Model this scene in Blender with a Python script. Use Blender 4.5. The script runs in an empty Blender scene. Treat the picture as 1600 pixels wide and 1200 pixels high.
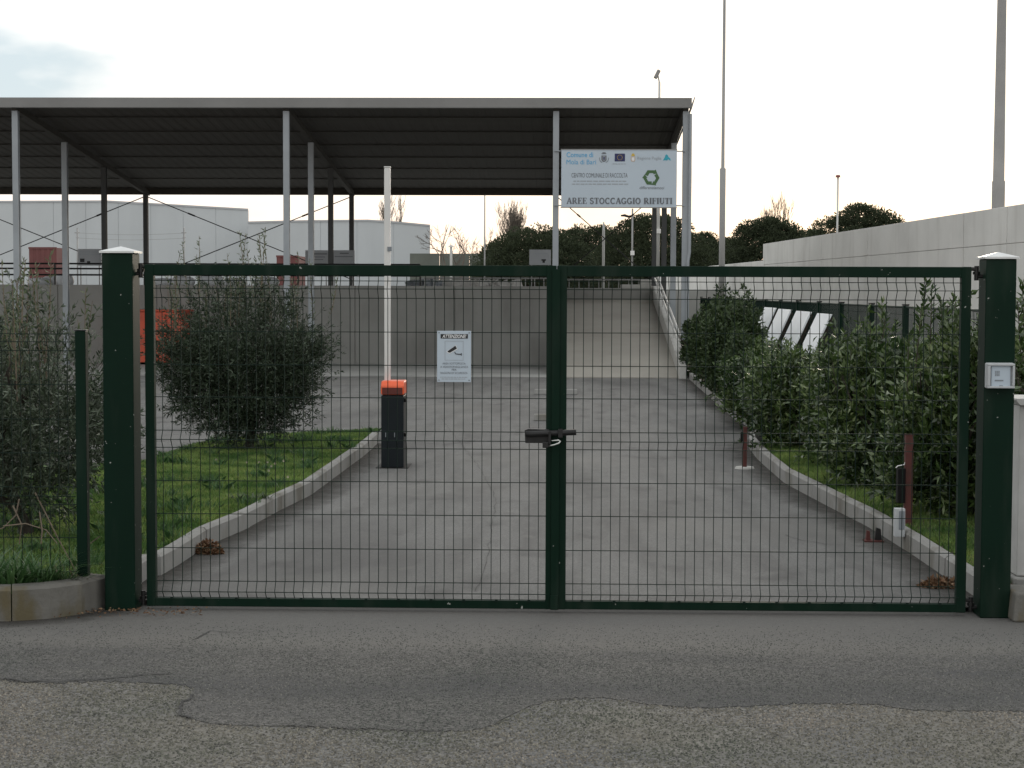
import bpy, math, random
import numpy as np
from mathutils import Vector, Matrix

random.seed(7)
RNG = np.random.default_rng(11)
SC = bpy.context.scene
COL = SC.collection
R = math.radians

# ------------------------------------------------------------------ camera
F = 2700.0                      # focal length in pixels of the 1600 px wide photograph
CAM = Vector((0.0, -9.64, 1.77))
YAW, PITCH, ROLL = math.atan(70 / F), -math.atan(145 / F), R(0.2)
cam_d = bpy.data.cameras.new('camera')
cam_d.sensor_width = 36.0
cam_d.lens = F / 1600 * 36.0
cam_d.clip_start = 0.1
cam_d.clip_end = 3000
cam = bpy.data.objects.new('camera', cam_d)
COL.objects.link(cam)
CM = Matrix.Rotation(YAW, 3, 'Z') @ Matrix.Rotation(math.pi / 2 + PITCH, 3, 'X') @ Matrix.Rotation(ROLL, 3, 'Z')
cam.matrix_world = Matrix.Translation(CAM) @ CM.to_4x4()
SC.camera = cam

def P(px, py, Y=None, z=None, X=None):
    """photo pixel + a known plane -> point in the place"""
    d = CM @ Vector((px - 800, 600 - py, -F))
    if Y is not None: t = (Y - CAM.y) / d.y
    elif z is not None: t = (z - CAM.z) / d.z
    else: t = (X - CAM.x) / d.x
    return CAM + d * t

# ------------------------------------------------------------------ sky, sun, exposure
SUN_EL, SUN_AZ = R(7.0), R(10.0)          # azimuth measured from +Y towards +X
world = bpy.data.worlds.new('World'); SC.world = world; world.use_nodes = True
wn, wl = world.node_tree.nodes, world.node_tree.links
wn.clear()
wo = wn.new('ShaderNodeOutputWorld'); bg = wn.new('ShaderNodeBackground'); bg.inputs['Strength'].default_value = 0.1
sky = wn.new('ShaderNodeTexSky'); sky.sky_type = 'NISHITA'; sky.sun_disc = False
sky.sun_elevation = SUN_EL; sky.sun_rotation = SUN_AZ; sky.air_density = 1.0; sky.dust_density = 2.0; sky.ozone_density = 1.5
tc = wn.new('ShaderNodeTexCoord')
sep = wn.new('ShaderNodeSeparateXYZ'); wl.new(tc.outputs['Generated'], sep.inputs[0])
mp = wn.new('ShaderNodeMapping'); mp.inputs['Scale'].default_value = (1, 1, 2.6); mp.inputs['Location'].default_value = (1.43, 0.0, 0.50)
wl.new(tc.outputs['Generated'], mp.inputs['Vector'])
nz = wn.new('ShaderNodeTexNoise'); nz.inputs['Scale'].default_value = 5.0; nz.inputs['Detail'].default_value = 5; nz.inputs['Roughness'].default_value = 0.5
wl.new(mp.outputs[0], nz.inputs['Vector'])
cr = wn.new('ShaderNodeValToRGB')          # cloud deck: bright thin veil with slightly bluer, darker bellies
cr.color_ramp.elements[0].position = 0.34; cr.color_ramp.elements[0].color = (6.6, 7.9, 8.7, 1)
cr.color_ramp.elements[1].position = 0.46; cr.color_ramp.elements[1].color = (11.6, 11.6, 11.5, 1)
wl.new(nz.outputs['Fac'], cr.inputs[0])
# warm strip of thin cloud low over the horizon
hr = wn.new('ShaderNodeMapRange'); hr.inputs['From Min'].default_value = 0.0; hr.inputs['From Max'].default_value = 0.075
wl.new(sep.outputs['Z'], hr.inputs['Value'])
warm = wn.new('ShaderNodeMixRGB'); warm.inputs[1].default_value = (12.4, 10.0, 8.6, 1)
wl.new(hr.outputs[0], warm.inputs[0]); wl.new(cr.outputs[0], warm.inputs[2])
mixs = wn.new('ShaderNodeMixRGB'); mixs.inputs[0].default_value = 0.88
wl.new(sky.outputs[0], mixs.inputs[1]); wl.new(warm.outputs[0], mixs.inputs[2])
wl.new(mixs.outputs[0], bg.inputs[0]); wl.new(bg.outputs[0], wo.inputs[0])

sd = bpy.data.lights.new('sun', 'SUN'); sd.energy = 0.6; sd.angle = R(12); sd.color = (1, 0.86, 0.70)
so = bpy.data.objects.new('sun', sd); COL.objects.link(so)
sdir = Vector((math.sin(SUN_AZ) * math.cos(SUN_EL), math.cos(SUN_AZ) * math.cos(SUN_EL), math.sin(SUN_EL)))
so.rotation_euler = (-sdir).to_track_quat('-Z', 'Y').to_euler()
so.location = (5, 60, 30)
vs = SC.view_settings
vs.view_transform = 'Standard'; vs.look = 'None'; vs.exposure = 0.07; vs.gamma = 1.0; vs.use_curve_mapping = False

# ------------------------------------------------------------------ materials
MATS = {}
def mat(name, col, rough=0.7, var=0.15, scale=3.0, bump=0.0, bscale=None, metal=0.0, spec=0.5, col2=None, detail=6, stretch=None, coat=0.0):
    """principled with a noise blend between col and col2, plus fine relief"""
    m = bpy.data.materials.new(name); m.use_nodes = True; MATS[name] = m
    n, l = m.node_tree.nodes, m.node_tree.links
    b = n['Principled BSDF']
    b.inputs['Roughness'].default_value = rough; b.inputs['Metallic'].default_value = metal
    b.inputs['Specular IOR Level'].default_value = spec
    if coat: b.inputs['Coat Weight'].default_value = coat; b.inputs['Coat Roughness'].default_value = 0.25
    t = n.new('ShaderNodeTexCoord'); mpn = n.new('ShaderNodeMapping')
    # world position, so that copies that share a mesh do not share their stains
    g = n.new('ShaderNodeNewGeometry'); l.new(g.outputs['Position'], mpn.inputs['Vector'])
    if stretch: mpn.inputs['Scale'].default_value = stretch
    nz = n.new('ShaderNodeTexNoise'); nz.inputs['Scale'].default_value = scale; nz.inputs['Detail'].default_value = detail; nz.inputs['Roughness'].default_value = 0.62
    l.new(mpn.outputs[0], nz.inputs['Vector'])
    rp = n.new('ShaderNodeValToRGB'); rp.color_ramp.elements[0].position = 0.3; rp.color_ramp.elements[1].position = 0.7
    c2 = col2 or tuple(c * (1 + var) for c in col); c1 = col if col2 else tuple(c * (1 - var) for c in col)
    rp.color_ramp.elements[0].color = (*c1, 1); rp.color_ramp.elements[1].color = (*c2, 1)
    l.new(nz.outputs['Fac'], rp.inputs[0]); l.new(rp.outputs[0], b.inputs['Base Color'])
    if bump:
        nb = n.new('ShaderNodeTexNoise'); nb.inputs['Scale'].default_value = bscale or scale * 8; nb.inputs['Detail'].default_value = 8
        l.new(mpn.outputs[0], nb.inputs['Vector'])
        bp = n.new('ShaderNodeBump'); bp.inputs['Strength'].default_value = bump; bp.inputs['Distance'].default_value = 0.01
        l.new(nb.outputs['Fac'], bp.inputs['Height']); l.new(bp.outputs[0], b.inputs['Normal'])
    return m

def layer(m, col, scale, lo, hi, stretch=None, loc=(0, 0, 0), detail=5, fac=1.0):
    """blend another colour over a material where a noise passes a threshold (stains, chips, dust)"""
    n, l = m.node_tree.nodes, m.node_tree.links
    b = n['Principled BSDF']; src = b.inputs['Base Color'].links[0].from_socket
    g = n.new('ShaderNodeNewGeometry'); mpn = n.new('ShaderNodeMapping'); l.new(g.outputs['Position'], mpn.inputs['Vector'])
    mpn.inputs['Location'].default_value = loc
    if stretch: mpn.inputs['Scale'].default_value = stretch
    nz = n.new('ShaderNodeTexNoise'); nz.inputs['Scale'].default_value = scale; nz.inputs['Detail'].default_value = detail
    l.new(mpn.outputs[0], nz.inputs['Vector'])
    mr = n.new('ShaderNodeMapRange'); mr.inputs['From Min'].default_value = lo; mr.inputs['From Max'].default_value = hi; mr.inputs['To Max'].default_value = fac
    l.new(nz.outputs['Fac'], mr.inputs['Value'])
    mx = n.new('ShaderNodeMixRGB'); mx.inputs[2].default_value = (*col, 1)
    l.new(mr.outputs[0], mx.inputs[0]); l.new(src, mx.inputs[1]); l.new(mx.outputs[0], b.inputs['Base Color'])
    return mx, mr

def leaf_mat(name, cols, rough=0.45, trans=0.25, spec=0.5, patch=None, tint=(1.25, 1.1, 0.8), pscale=1.5):
    m = bpy.data.materials.new(name); m.use_nodes = True; MATS[name] = m
    n, l = m.node_tree.nodes, m.node_tree.links
    b = n['Principled BSDF']; b.inputs['Roughness'].default_value = rough; b.inputs['Specular IOR Level'].default_value = spec
    g = n.new('ShaderNodeNewGeometry')
    rp = n.new('ShaderNodeValToRGB'); rp.color_ramp.interpolation = 'LINEAR'
    while len(rp.color_ramp.elements) < len(cols): rp.color_ramp.elements.new(0.5)
    for i, c in enumerate(cols):
        rp.color_ramp.elements[i].position = i / (len(cols) - 1); rp.color_ramp.elements[i].color = (*c, 1)
    l.new(g.outputs['Random Per Island'], rp.inputs[0]); out = rp.outputs[0]
    if patch:
        nz = n.new('ShaderNodeTexNoise'); nz.inputs['Scale'].default_value = pscale; nz.inputs['Detail'].default_value = 4; l.new(g.outputs['Position'], nz.inputs['Vector'])
        r2 = n.new('ShaderNodeValToRGB'); r2.color_ramp.elements[0].position = 0.35; r2.color_ramp.elements[1].position = 0.65
        r2.color_ramp.elements[0].color = (1 - patch, 1 - patch * .8, 1 - patch, 1); r2.color_ramp.elements[1].color = (*[1 + patch * (t_ - 0.6) for t_ in tint], 1)
        mu = n.new('ShaderNodeMixRGB'); mu.blend_type = 'MULTIPLY'; mu.inputs[0].default_value = 1
        l.new(nz.outputs['Fac'], r2.inputs[0]); l.new(rp.outputs[0], mu.inputs[1]); l.new(r2.outputs[0], mu.inputs[2]); out = mu.outputs[0]
    l.new(out, b.inputs['Base Color'])
    if trans:
        tr = n.new('ShaderNodeBsdfTranslucent'); l.new(out, tr.inputs['Color'])
        mx = n.new('ShaderNodeMixShader'); mx.inputs[0].default_value = trans
        l.new(b.outputs[0], mx.inputs[1]); l.new(tr.outputs[0], mx.inputs[2])
        l.new(mx.outputs[0], n['Material Output'].inputs['Surface'])
    return m

def asphalt(name, col, grain, depth, rough=0.85, contrast=0.5):
    m = mat(name, col, rough, 0.10, 0.9, detail=8, spec=0.3)
    n, l = m.node_tree.nodes, m.node_tree.links
    b = n['Principled BSDF']; src = b.inputs['Base Color'].links[0].from_socket
    g = n.new('ShaderNodeNewGeometry')
    vo = n.new('ShaderNodeTexVoronoi'); vo.inputs['Scale'].default_value = grain; l.new(g.outputs['Position'], vo.inputs['Vector'])
    hs = n.new('ShaderNodeSeparateColor'); l.new(vo.outputs['Color'], hs.inputs[0])
    mr = n.new('ShaderNodeMapRange'); mr.inputs['To Min'].default_value = 1 - contrast; mr.inputs['To Max'].default_value = 1 + contrast
    l.new(hs.outputs[0], mr.inputs['Value'])
    mu = n.new('ShaderNodeMixRGB'); mu.blend_type = 'MULTIPLY'; mu.inputs[0].default_value = 1
    l.new(src, mu.inputs[1]); l.new(mr.outputs[0], mu.inputs[2]); l.new(mu.outputs[0], b.inputs['Base Color'])
    nb = n.new('ShaderNodeTexNoise'); nb.inputs['Scale'].default_value = grain * 0.35; nb.inputs['Detail'].default_value = 6; l.new(g.outputs['Position'], nb.inputs['Vector'])
    ad = n.new('ShaderNodeMath'); ad.operation = 'SUBTRACT'; l.new(nb.outputs['Fac'], ad.inputs[0]); l.new(vo.outputs['Distance'], ad.inputs[1])
    bp = n.new('ShaderNodeBump'); bp.inputs['Strength'].default_value = 0.7; bp.inputs['Distance'].default_value = depth
    l.new(ad.outputs[0], bp.inputs['Height']); l.new(bp.outputs[0], b.inputs['Normal'])
    return m

asphalt('old_asphalt', (0.150, 0.145, 0.134), 85, 0.012, contrast=0.55)
layer(MATS['old_asphalt'], (0.20, 0.185, 0.15), 0.8, 0.45, 0.65, fac=0.6)
layer(MATS['old_asphalt'], (0.115, 0.12, 0.125), 0.9, 0.52, 0.68, loc=(3, 1, 0), fac=0.7)
asphalt('new_asphalt', (0.112, 0.108, 0.101), 110, 0.008, contrast=0.50)
layer(MATS['new_asphalt'], (0.075, 0.075, 0.077), 1.1, 0.50, 0.70, stretch=(0.5, 1.6, 1), fac=0.7)
asphalt('yard_asphalt', (0.152, 0.151, 0.146), 130, 0.004, contrast=0.25)
layer(MATS['yard_asphalt'], (0.095, 0.093, 0.090), 3.2, 0.46, 0.72, stretch=(1.3, 0.16, 1), loc=(1, 4, 0), fac=0.75)
layer(MATS['yard_asphalt'], (0.20, 0.197, 0.186), 7.0, 0.56, 0.75, stretch=(1, 0.5, 1), loc=(8, 4, 0), fac=0.5)
layer(MATS['yard_asphalt'], (0.080, 0.079, 0.077), 0.6, 0.49, 0.74, stretch=(1, 0.40, 1), fac=0.95)
layer(MATS['yard_asphalt'], (0.07, 0.068, 0.066), 2.2, 0.57, 0.72, stretch=(1, 0.6, 1), loc=(2, 9, 0), fac=0.7)
layer(MATS['yard_asphalt'], (0.19, 0.185, 0.172), 0.3, 0.52, 0.72, loc=(5, 2, 0), fac=0.6)
def band(m, col, y0, y1, soft, fac, wob=0.15):
    """a dusty or damp strip across the carriageway at y0..y1 (metres)"""
    n, l = m.node_tree.nodes, m.node_tree.links
    b = n['Principled BSDF']; src = b.inputs['Base Color'].links[0].from_socket
    g = n.new('ShaderNodeNewGeometry'); s = n.new('ShaderNodeSeparateXYZ'); l.new(g.outputs['Position'], s.inputs[0])
    nz = n.new('ShaderNodeTexNoise'); nz.inputs['Scale'].default_value = 1.3; nz.inputs['Detail'].default_value = 5; l.new(g.outputs['Position'], nz.inputs['Vector'])
    a = n.new('ShaderNodeMath'); a.operation = 'MULTIPLY_ADD'; a.inputs[1].default_value = wob; l.new(nz.outputs['Fac'], a.inputs[0]); l.new(s.outputs['Y'], a.inputs[2])
    m1 = n.new('ShaderNodeMapRange'); m1.interpolation_type = 'SMOOTHSTEP'; m1.inputs['From Min'].default_value = y0 - soft; m1.inputs['From Max'].default_value = y0 + soft; l.new(a.outputs[0], m1.inputs['Value'])
    m2 = n.new('ShaderNodeMapRange'); m2.interpolation_type = 'SMOOTHSTEP'; m2.inputs['From Min'].default_value = y1 - soft; m2.inputs['From Max'].default_value = y1 + soft; m2.inputs['To Min'].default_value = fac; m2.inputs['To Max'].default_value = 0; l.new(a.outputs[0], m2.inputs['Value'])
    mu = n.new('ShaderNodeMath'); mu.operation = 'MULTIPLY'; l.new(m1.outputs[0], mu.inputs[0]); l.new(m2.outputs[0], mu.inputs[1])
    mx = n.new('ShaderNodeMixRGB'); mx.inputs[2].default_value = (*col, 1); l.new(mu.outputs[0], mx.inputs[0]); l.new(src, mx.inputs[1]); l.new(mx.outputs[0], b.inputs['Base Color'])
band(MATS['new_asphalt'], (0.175, 0.165, 0.148), -0.85, -0.58, 0.20, 0.75, 0.3)
band(MATS['new_asphalt'], (0.150, 0.146, 0.137), -0.75, 0.60, 0.35, 0.75, 0.4)
band(MATS['new_asphalt'], (0.066, 0.066, 0.067), -1.75, -1.35, 0.25, 0.65, 0.7)

G = lambda r, g, b: (r, g, b)
m = mat('green_paint', (0.0032, 0.0165, 0.0095), 0.45, 0.14, 2.0, spec=0.10)
layer(m, (0.36, 0.37, 0.35), 34, 0.725, 0.74, detail=3, loc=(4, 0, 2))
layer(m, (0.035, 0.045, 0.036), 3.0, 0.5, 0.8, stretch=(3, 3, 0.5), fac=0.45)
mat('green_wire', (0.006, 0.017, 0.012), 0.6, 0.1, 4.0, spec=0.15)
mat('dark_metal', (0.012, 0.012, 0.012), 0.45, 0.3, 20, spec=0.4)
mat('bright_steel', (0.6, 0.6, 0.58), 0.3, 0.1, 30, metal=1.0)
mat('cap_metal', (0.62, 0.64, 0.64), 0.35, 0.08, 8, metal=0.6)
m = mat('concrete_wall_mat', (0.60, 0.598, 0.57), 0.85, 0.10, 0.6, 0.25, 30)
layer(m, (0.46, 0.45, 0.42), 1.6, 0.52, 0.75, stretch=(1.6, 1.6, 0.22), fac=0.75)
layer(m, (0.66, 0.655, 0.63), 0.8, 0.55, 0.75, loc=(7, 3, 1), fac=0.6)
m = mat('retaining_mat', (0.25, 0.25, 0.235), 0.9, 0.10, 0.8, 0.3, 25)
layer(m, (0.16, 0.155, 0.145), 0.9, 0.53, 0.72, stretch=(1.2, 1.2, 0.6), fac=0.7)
m = mat('kerb_mat', (0.25, 0.247, 0.235), 0.88, 0.12, 3.0, 0.35, 50)
layer(m, (0.11, 0.10, 0.078), 3.0, 0.50, 0.68, stretch=(1, 1, 0.5), fac=0.8)
m = mat('kerb_front_mat', (0.135, 0.130, 0.116), 0.9, 0.18, 5.0, 0.4, 50)
layer(m, (0.105, 0.085, 0.04), 6.0, 0.50, 0.64, stretch=(1, 1, 0.4), fac=0.85)
m = mat('ramp_mat', (0.33, 0.312, 0.275), 0.9, 0.08, 0.7, 0.2, 30)
layer(m, (0.26, 0.24, 0.21), 0.8, 0.5, 0.72, fac=0.6)
m = mat('slab_mat', (0.30, 0.30, 0.285), 0.88, 0.10, 0.6, 0.2, 30)
layer(m, (0.12, 0.12, 0.115), 0.7, 0.55, 0.72, stretch=(0.5, 1.5, 1), fac=0.8)
mat('parapet_mat', (0.46, 0.455, 0.43), 0.85, 0.12, 2.0, 0.2, 30)
mat('galvanised', (0.30, 0.325, 0.345), 0.5, 0.10, 1.5, metal=0.35)
mat('shaded_steel', (0.055, 0.058, 0.058), 0.6, 0.15, 1.5)  # rear column steel, its backlit shade painted into the base colour
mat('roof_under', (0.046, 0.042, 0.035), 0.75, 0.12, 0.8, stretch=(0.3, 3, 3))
mat('gutter_metal', (0.26, 0.26, 0.255), 0.5, 0.10, 1.0, metal=0.1)
mat('soil', (0.075, 0.06, 0.042), 0.95, 0.25, 2.5, 0.6, 30)
mat('grass_base', (0.055, 0.098, 0.025), 0.95, 0.3, 2.0, 0.6, 40)
mat('terrain_mat', (0.10, 0.10, 0.065), 0.95, 0.2, 0.05)
leaf_mat('grass_mat', [(0.095, 0.185, 0.048), (0.15, 0.285, 0.075), (0.20, 0.335, 0.10), (0.27, 0.33, 0.12)], 0.5, 0.35, 0.4, 0.6, (1.4, 0.95, 0.9), 2.4)
leaf_mat('weed_mat', [(0.045, 0.105, 0.038), (0.070, 0.155, 0.052), (0.11, 0.19, 0.075)], 0.4, 0.3)
leaf_mat('straw_mat', [(0.20, 0.16, 0.10), (0.28, 0.24, 0.16)], 0.7, 0.1)
leaf_mat('olive_mat', [(0.014, 0.024, 0.012), (0.026, 0.042, 0.022), (0.046, 0.068, 0.038), (0.10, 0.13, 0.090)], 0.5, 0.15, 0.3)
leaf_mat('olive_grey_mat', [(0.028, 0.044, 0.024), (0.048, 0.070, 0.040), (0.085, 0.112, 0.072), (0.17, 0.20, 0.15)], 0.45, 0.22, 0.4)
mat('green_twig', (0.030, 0.036, 0.020), 0.8, 0.2, 8)
leaf_mat('olive_shoot_mat', [(0.075, 0.105, 0.045), (0.12, 0.15, 0.075), (0.16, 0.18, 0.12)], 0.45, 0.3)
leaf_mat('shrub_mat', [(0.026, 0.052, 0.016), (0.046, 0.084, 0.025), (0.072, 0.120, 0.040), (0.20, 0.26, 0.14)], 0.25, 0.28, 0.8, 0.5, (1.4, 1.2, 0.8), 1.8)
leaf_mat('hedge_mat', [(0.024, 0.042, 0.016), (0.042, 0.070, 0.025), (0.070, 0.108, 0.040)], 0.45, 0.25, 0.4)
leaf_mat('pine_mat', [(0.036, 0.048, 0.027), (0.050, 0.064, 0.034), (0.064, 0.080, 0.044)], 0.7, 0.25, 0.2)
leaf_mat('dead_leaf_mat', [(0.10, 0.050, 0.025), (0.17, 0.085, 0.04), (0.24, 0.16, 0.09)], 0.7, 0.1)
mat('bark', (0.045, 0.037, 0.028), 0.9, 0.3, 12, 0.6, 60)
mat('pale_bark', (0.13, 0.11, 0.09), 0.9, 0.25, 3, 0.3, 30)
mat('twig_mat', (0.16, 0.125, 0.09), 0.85, 0.25, 10)
m = mat('facade_mat', (0.49, 0.515, 0.525), 0.8, 0.04, 0.25)
layer(m, (0.42, 0.44, 0.45), 0.25, 0.5, 0.75, stretch=(2, 2, 0.2), fac=0.6)
mat('facade_trim', (0.40, 0.41, 0.42), 0.7, 0.05, 0.5)
mat('white_board', (0.46, 0.535, 0.60), 0.45, 0.03, 1.0)
mat('white_sheet', (0.80, 0.83, 0.85), 0.35, 0.05, 1.2)
mat('sign_back', (0.35, 0.37, 0.38), 0.5, 0.05, 3)
mat('grey_board', (0.36, 0.38, 0.40), 0.55, 0.06, 2)
mat('print_black', (0.015, 0.015, 0.016), 0.6, 0.05, 3)
mat('print_white', (0.75, 0.76, 0.76), 0.6, 0.03, 3)
mat('print_grey', (0.13, 0.14, 0.155), 0.6, 0.05, 3)
mat('print_pale', (0.33, 0.36, 0.39), 0.6, 0.05, 3)
mat('print_blue', (0.10, 0.36, 0.60), 0.6, 0.05, 3)
mat('print_navy', (0.022, 0.028, 0.10), 0.6, 0.05, 3)
mat('print_yellow', (0.60, 0.42, 0.06), 0.6, 0.05, 3)
mat('print_cream', (0.52, 0.43, 0.36), 0.6, 0.05, 3)
mat('print_teal', (0.03, 0.34, 0.44), 0.6, 0.05, 3)
mat('print_green', (0.055, 0.125, 0.045), 0.6, 0.05, 3)
mat('cabinet_paint', (0.009, 0.013, 0.016), 0.45, 0.08, 4, spec=0.2)
m = mat('orange_plastic', (0.78, 0.115, 0.035), 0.35, 0.08, 5)
mat('dark_red_plastic', (0.11, 0.018, 0.012), 0.4, 0.1, 5)
m = mat('boom_white', (0.68, 0.67, 0.65), 0.4, 0.04, 3)
m = mat('rust_red', (0.085, 0.019, 0.015), 0.65, 0.2, 8, 0.3, 60)
layer(m, (0.06, 0.022, 0.014), 9, 0.5, 0.65, fac=0.8)
mat('black_plastic', (0.006, 0.006, 0.006), 0.55, 0.1, 5, spec=0.15)
mat('grey_plastic', (0.44, 0.46, 0.47), 0.45, 0.06, 6)
mat('grey_plastic_dark', (0.20, 0.22, 0.24), 0.5, 0.06, 6)
m = mat('skip_orange', (0.52, 0.085, 0.04), 0.55, 0.10, 2.0)
layer(m, (0.30, 0.05, 0.03), 2.5, 0.55, 0.7, fac=0.7)
mat('container_red', (0.135, 0.045, 0.042), 0.7, 0.12, 1.0)
mat('pole_concrete', (0.30, 0.295, 0.285), 0.85, 0.10, 1.5)
mat('pole_steel', (0.28, 0.28, 0.275), 0.5, 0.10, 1.0, metal=0.3)
mat('pole_pale', (0.52, 0.52, 0.50), 0.6, 0.08, 1.0)
mat('red_lamp', (0.20, 0.05, 0.05), 0.5, 0.05, 1.0)
mat('marble_white', (0.47, 0.47, 0.455), 0.6, 0.12, 4, 0.1, 40)
mat('sack_white', (0.56, 0.58, 0.60), 0.6, 0.12, 3, 0.3, 15)
mat('rubble_mat', (0.46, 0.45, 0.43), 0.9, 0.2, 3, 0.4, 20)
mat('far_wall_mat', (0.13, 0.14, 0.12), 0.9, 0.15, 0.6)

# ------------------------------------------------------------------ mesh helpers
class MB:
    def __init__(s): s.v = []; s.f = []
    def add(s, vs, fs):
        o = len(s.v); s.v += [tuple(v) for v in vs]; s.f += [tuple(i + o for i in f) for f in fs]; return s
    def box(s, a, b):
        (x0, y0, z0), (x1, y1, z1) = a, b
        return s.add([(x0,y0,z0),(x1,y0,z0),(x1,y1,z0),(x0,y1,z0),(x0,y0,z1),(x1,y0,z1),(x1,y1,z1),(x0,y1,z1)],
                     [(0,3,2,1),(4,5,6,7),(0,1,5,4),(1,2,6,5),(2,3,7,6),(3,0,4,7)])
    def hexa(s, bottom, top):
        return s.add(list(bottom) + list(top), [(0,3,2,1),(4,5,6,7),(0,1,5,4),(1,2,6,5),(2,3,7,6),(3,0,4,7)])
    def bar(s, p0, p1, w, h, up=(0, 0, 1)):
        p0, p1 = Vector(p0), Vector(p1); d = (p1 - p0).normalized(); u = Vector(up)
        if abs(d.dot(u)) > 0.99: u = Vector((0, 1, 0))
        a = d.cross(u).normalized() * (w / 2); c = a.cross(d).normalized() * (h / 2)
        q = [-a - c, a - c, a + c, -a + c]
        return s.add([p0 + k for k in q] + [p1 + k for k in q], [(0,1,2,3),(7,6,5,4),(0,4,5,1),(1,5,6,2),(2,6,7,3),(3,7,4,0)])
    def tube(s, p0, p1, r0, r1=None, n=8, cap=True):
        return s.path([p0, p1], [r0, r0 if r1 is None else r1], n, cap)
    def path(s, pts, rad, n=6, cap=True):
        pts = [Vector(p) for p in pts]
        if not hasattr(rad, '__len__'): rad = [rad] * len(pts)
        o = len(s.v); prev = None
        for i, p in enumerate(pts):
            d = (pts[min(i + 1, len(pts) - 1)] - pts[max(i - 1, 0)]).normalized()
            if prev is None:
                u = Vector((0, 0, 1)) if abs(d.z) < 0.9 else Vector((1, 0, 0))
            else: u = prev
            a = (u - d * u.dot(d)).normalized(); prev = a; b = d.cross(a)
            for k in range(n):
                t = 2 * math.pi * (k + 0.5) / n
                s.v.append(tuple(p + (a * math.cos(t) + b * math.sin(t)) * rad[i]))
        for i in range(len(pts) - 1):
            for k in range(n):
                k2 = (k + 1) % n
                s.f.append((o + i*n + k, o + i*n + k2, o + (i+1)*n + k2, o + (i+1)*n + k))
        if cap:
            s.f.append(tuple(o + k for k in reversed(range(n)))); e = o + (len(pts) - 1) * n
            s.f.append(tuple(e + k for k in range(n)))
        return s
    def prism(s, poly, axis, a, b):
        """extrude a 2-D polygon along an axis from a to b"""
        def put(u, v, w):
            return {'x': (w, u, v), 'y': (u, w, v), 'z': (u, v, w)}[axis]
        n = len(poly)
        vs = [put(u, v, a) for u, v in poly] + [put(u, v, b) for u, v in poly]
        fs = [tuple(range(n)), tuple(reversed(range(n, 2*n)))] + [(i, i + n, (i+1) % n + n, (i+1) % n) for i in range(n)]
        return s.add(vs, fs)
    def mesh(s, name, smooth=False):
        me = bpy.data.meshes.new(name); me.from_pydata(s.v, [], s.f); me.validate()
        import bmesh
        bm = bmesh.new(); bm.from_mesh(me); bmesh.ops.recalc_face_normals(bm, faces=bm.faces); bm.to_mesh(me); bm.free()
        if smooth: me.polygons.foreach_set('use_smooth', [True] * len(me.polygons))
        return me
    def build(s, name, m, parent=None, smooth=False, bevel=0.0):
        return link(name, s.mesh(name, smooth), m, parent, bevel)

def link(name, me, m=None, parent=None, bevel=0.0):
    if m is not None and not me.materials: me.materials.append(MATS[m])
    o = bpy.data.objects.new(name, me); COL.objects.link(o)
    if parent is not None:
        o.parent = parent; o.matrix_parent_inverse = parent.matrix_world.inverted()
    if bevel:
        b = o.modifiers.new('bevel', 'BEVEL'); b.width = bevel; b.segments = 2; b.limit_method = 'ANGLE'
    return o
def tag(o, label=None, cat=None, group=None, kind=None):
    if label: o['label'] = label
    if cat: o['category'] = cat
    if group: o['group'] = group
    if kind: o['kind'] = kind
    return o
def thing(name, label, cat, loc=(0, 0, 0), group=None):
    o = bpy.data.objects.new(name, None); COL.objects.link(o); o.location = loc
    o.matrix_world = Matrix.Translation(Vector(loc)); o.empty_display_size = 0.1
    return tag(o, label, cat, group)
def struct(o): o['kind'] = 'structure'; return o
def fast_mesh(name, V, Fq, m, parent=None, smooth=False):
    """numpy verts (N,3), faces (M,k)"""
    me = bpy.data.meshes.new(name); k = Fq.shape[1]
    me.vertices.add(len(V)); me.vertices.foreach_set('co', V.astype(np.float32).ravel())
    me.loops.add(Fq.size); me.loops.foreach_set('vertex_index', Fq.astype(np.int32).ravel())
    me.polygons.add(len(Fq)); me.polygons.foreach_set('loop_start', np.arange(0, Fq.size, k, dtype=np.int32))
    me.update(calc_edges=True)
    if smooth: me.polygons.foreach_set('use_smooth', np.ones(len(Fq), dtype=bool))
    return link(name, me, m, parent)
def unit(a): return a / (np.linalg.norm(a, axis=-1, keepdims=True) + 1e-9)
def rand_dirs(n, up=0.0):
    d = unit(RNG.normal(size=(n, 3))); d[:, 2] += up; return unit(d)
def leaf_geo(pos, d, L, W, curl=0.15):
    """one pointed leaf per row: base, two sides, tip (a folded quad)"""
    n = len(pos); side = unit(np.cross(d, rand_dirs(n))); nrm = np.cross(side, d)
    L = np.broadcast_to(L, n)[:, None]; W = np.broadcast_to(W, n)[:, None]
    mid = pos + d * L * 0.45 + nrm * L * curl * RNG.uniform(0.3, 1, (n, 1))
    tip = pos + d * L - nrm * L * curl * RNG.uniform(-0.5, 1.0, (n, 1))
    V = np.stack([pos, mid - side * W / 2, tip, mid + side * W / 2], 1).reshape(-1, 3)
    return V, np.arange(4 * n).reshape(-1, 4)
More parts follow.
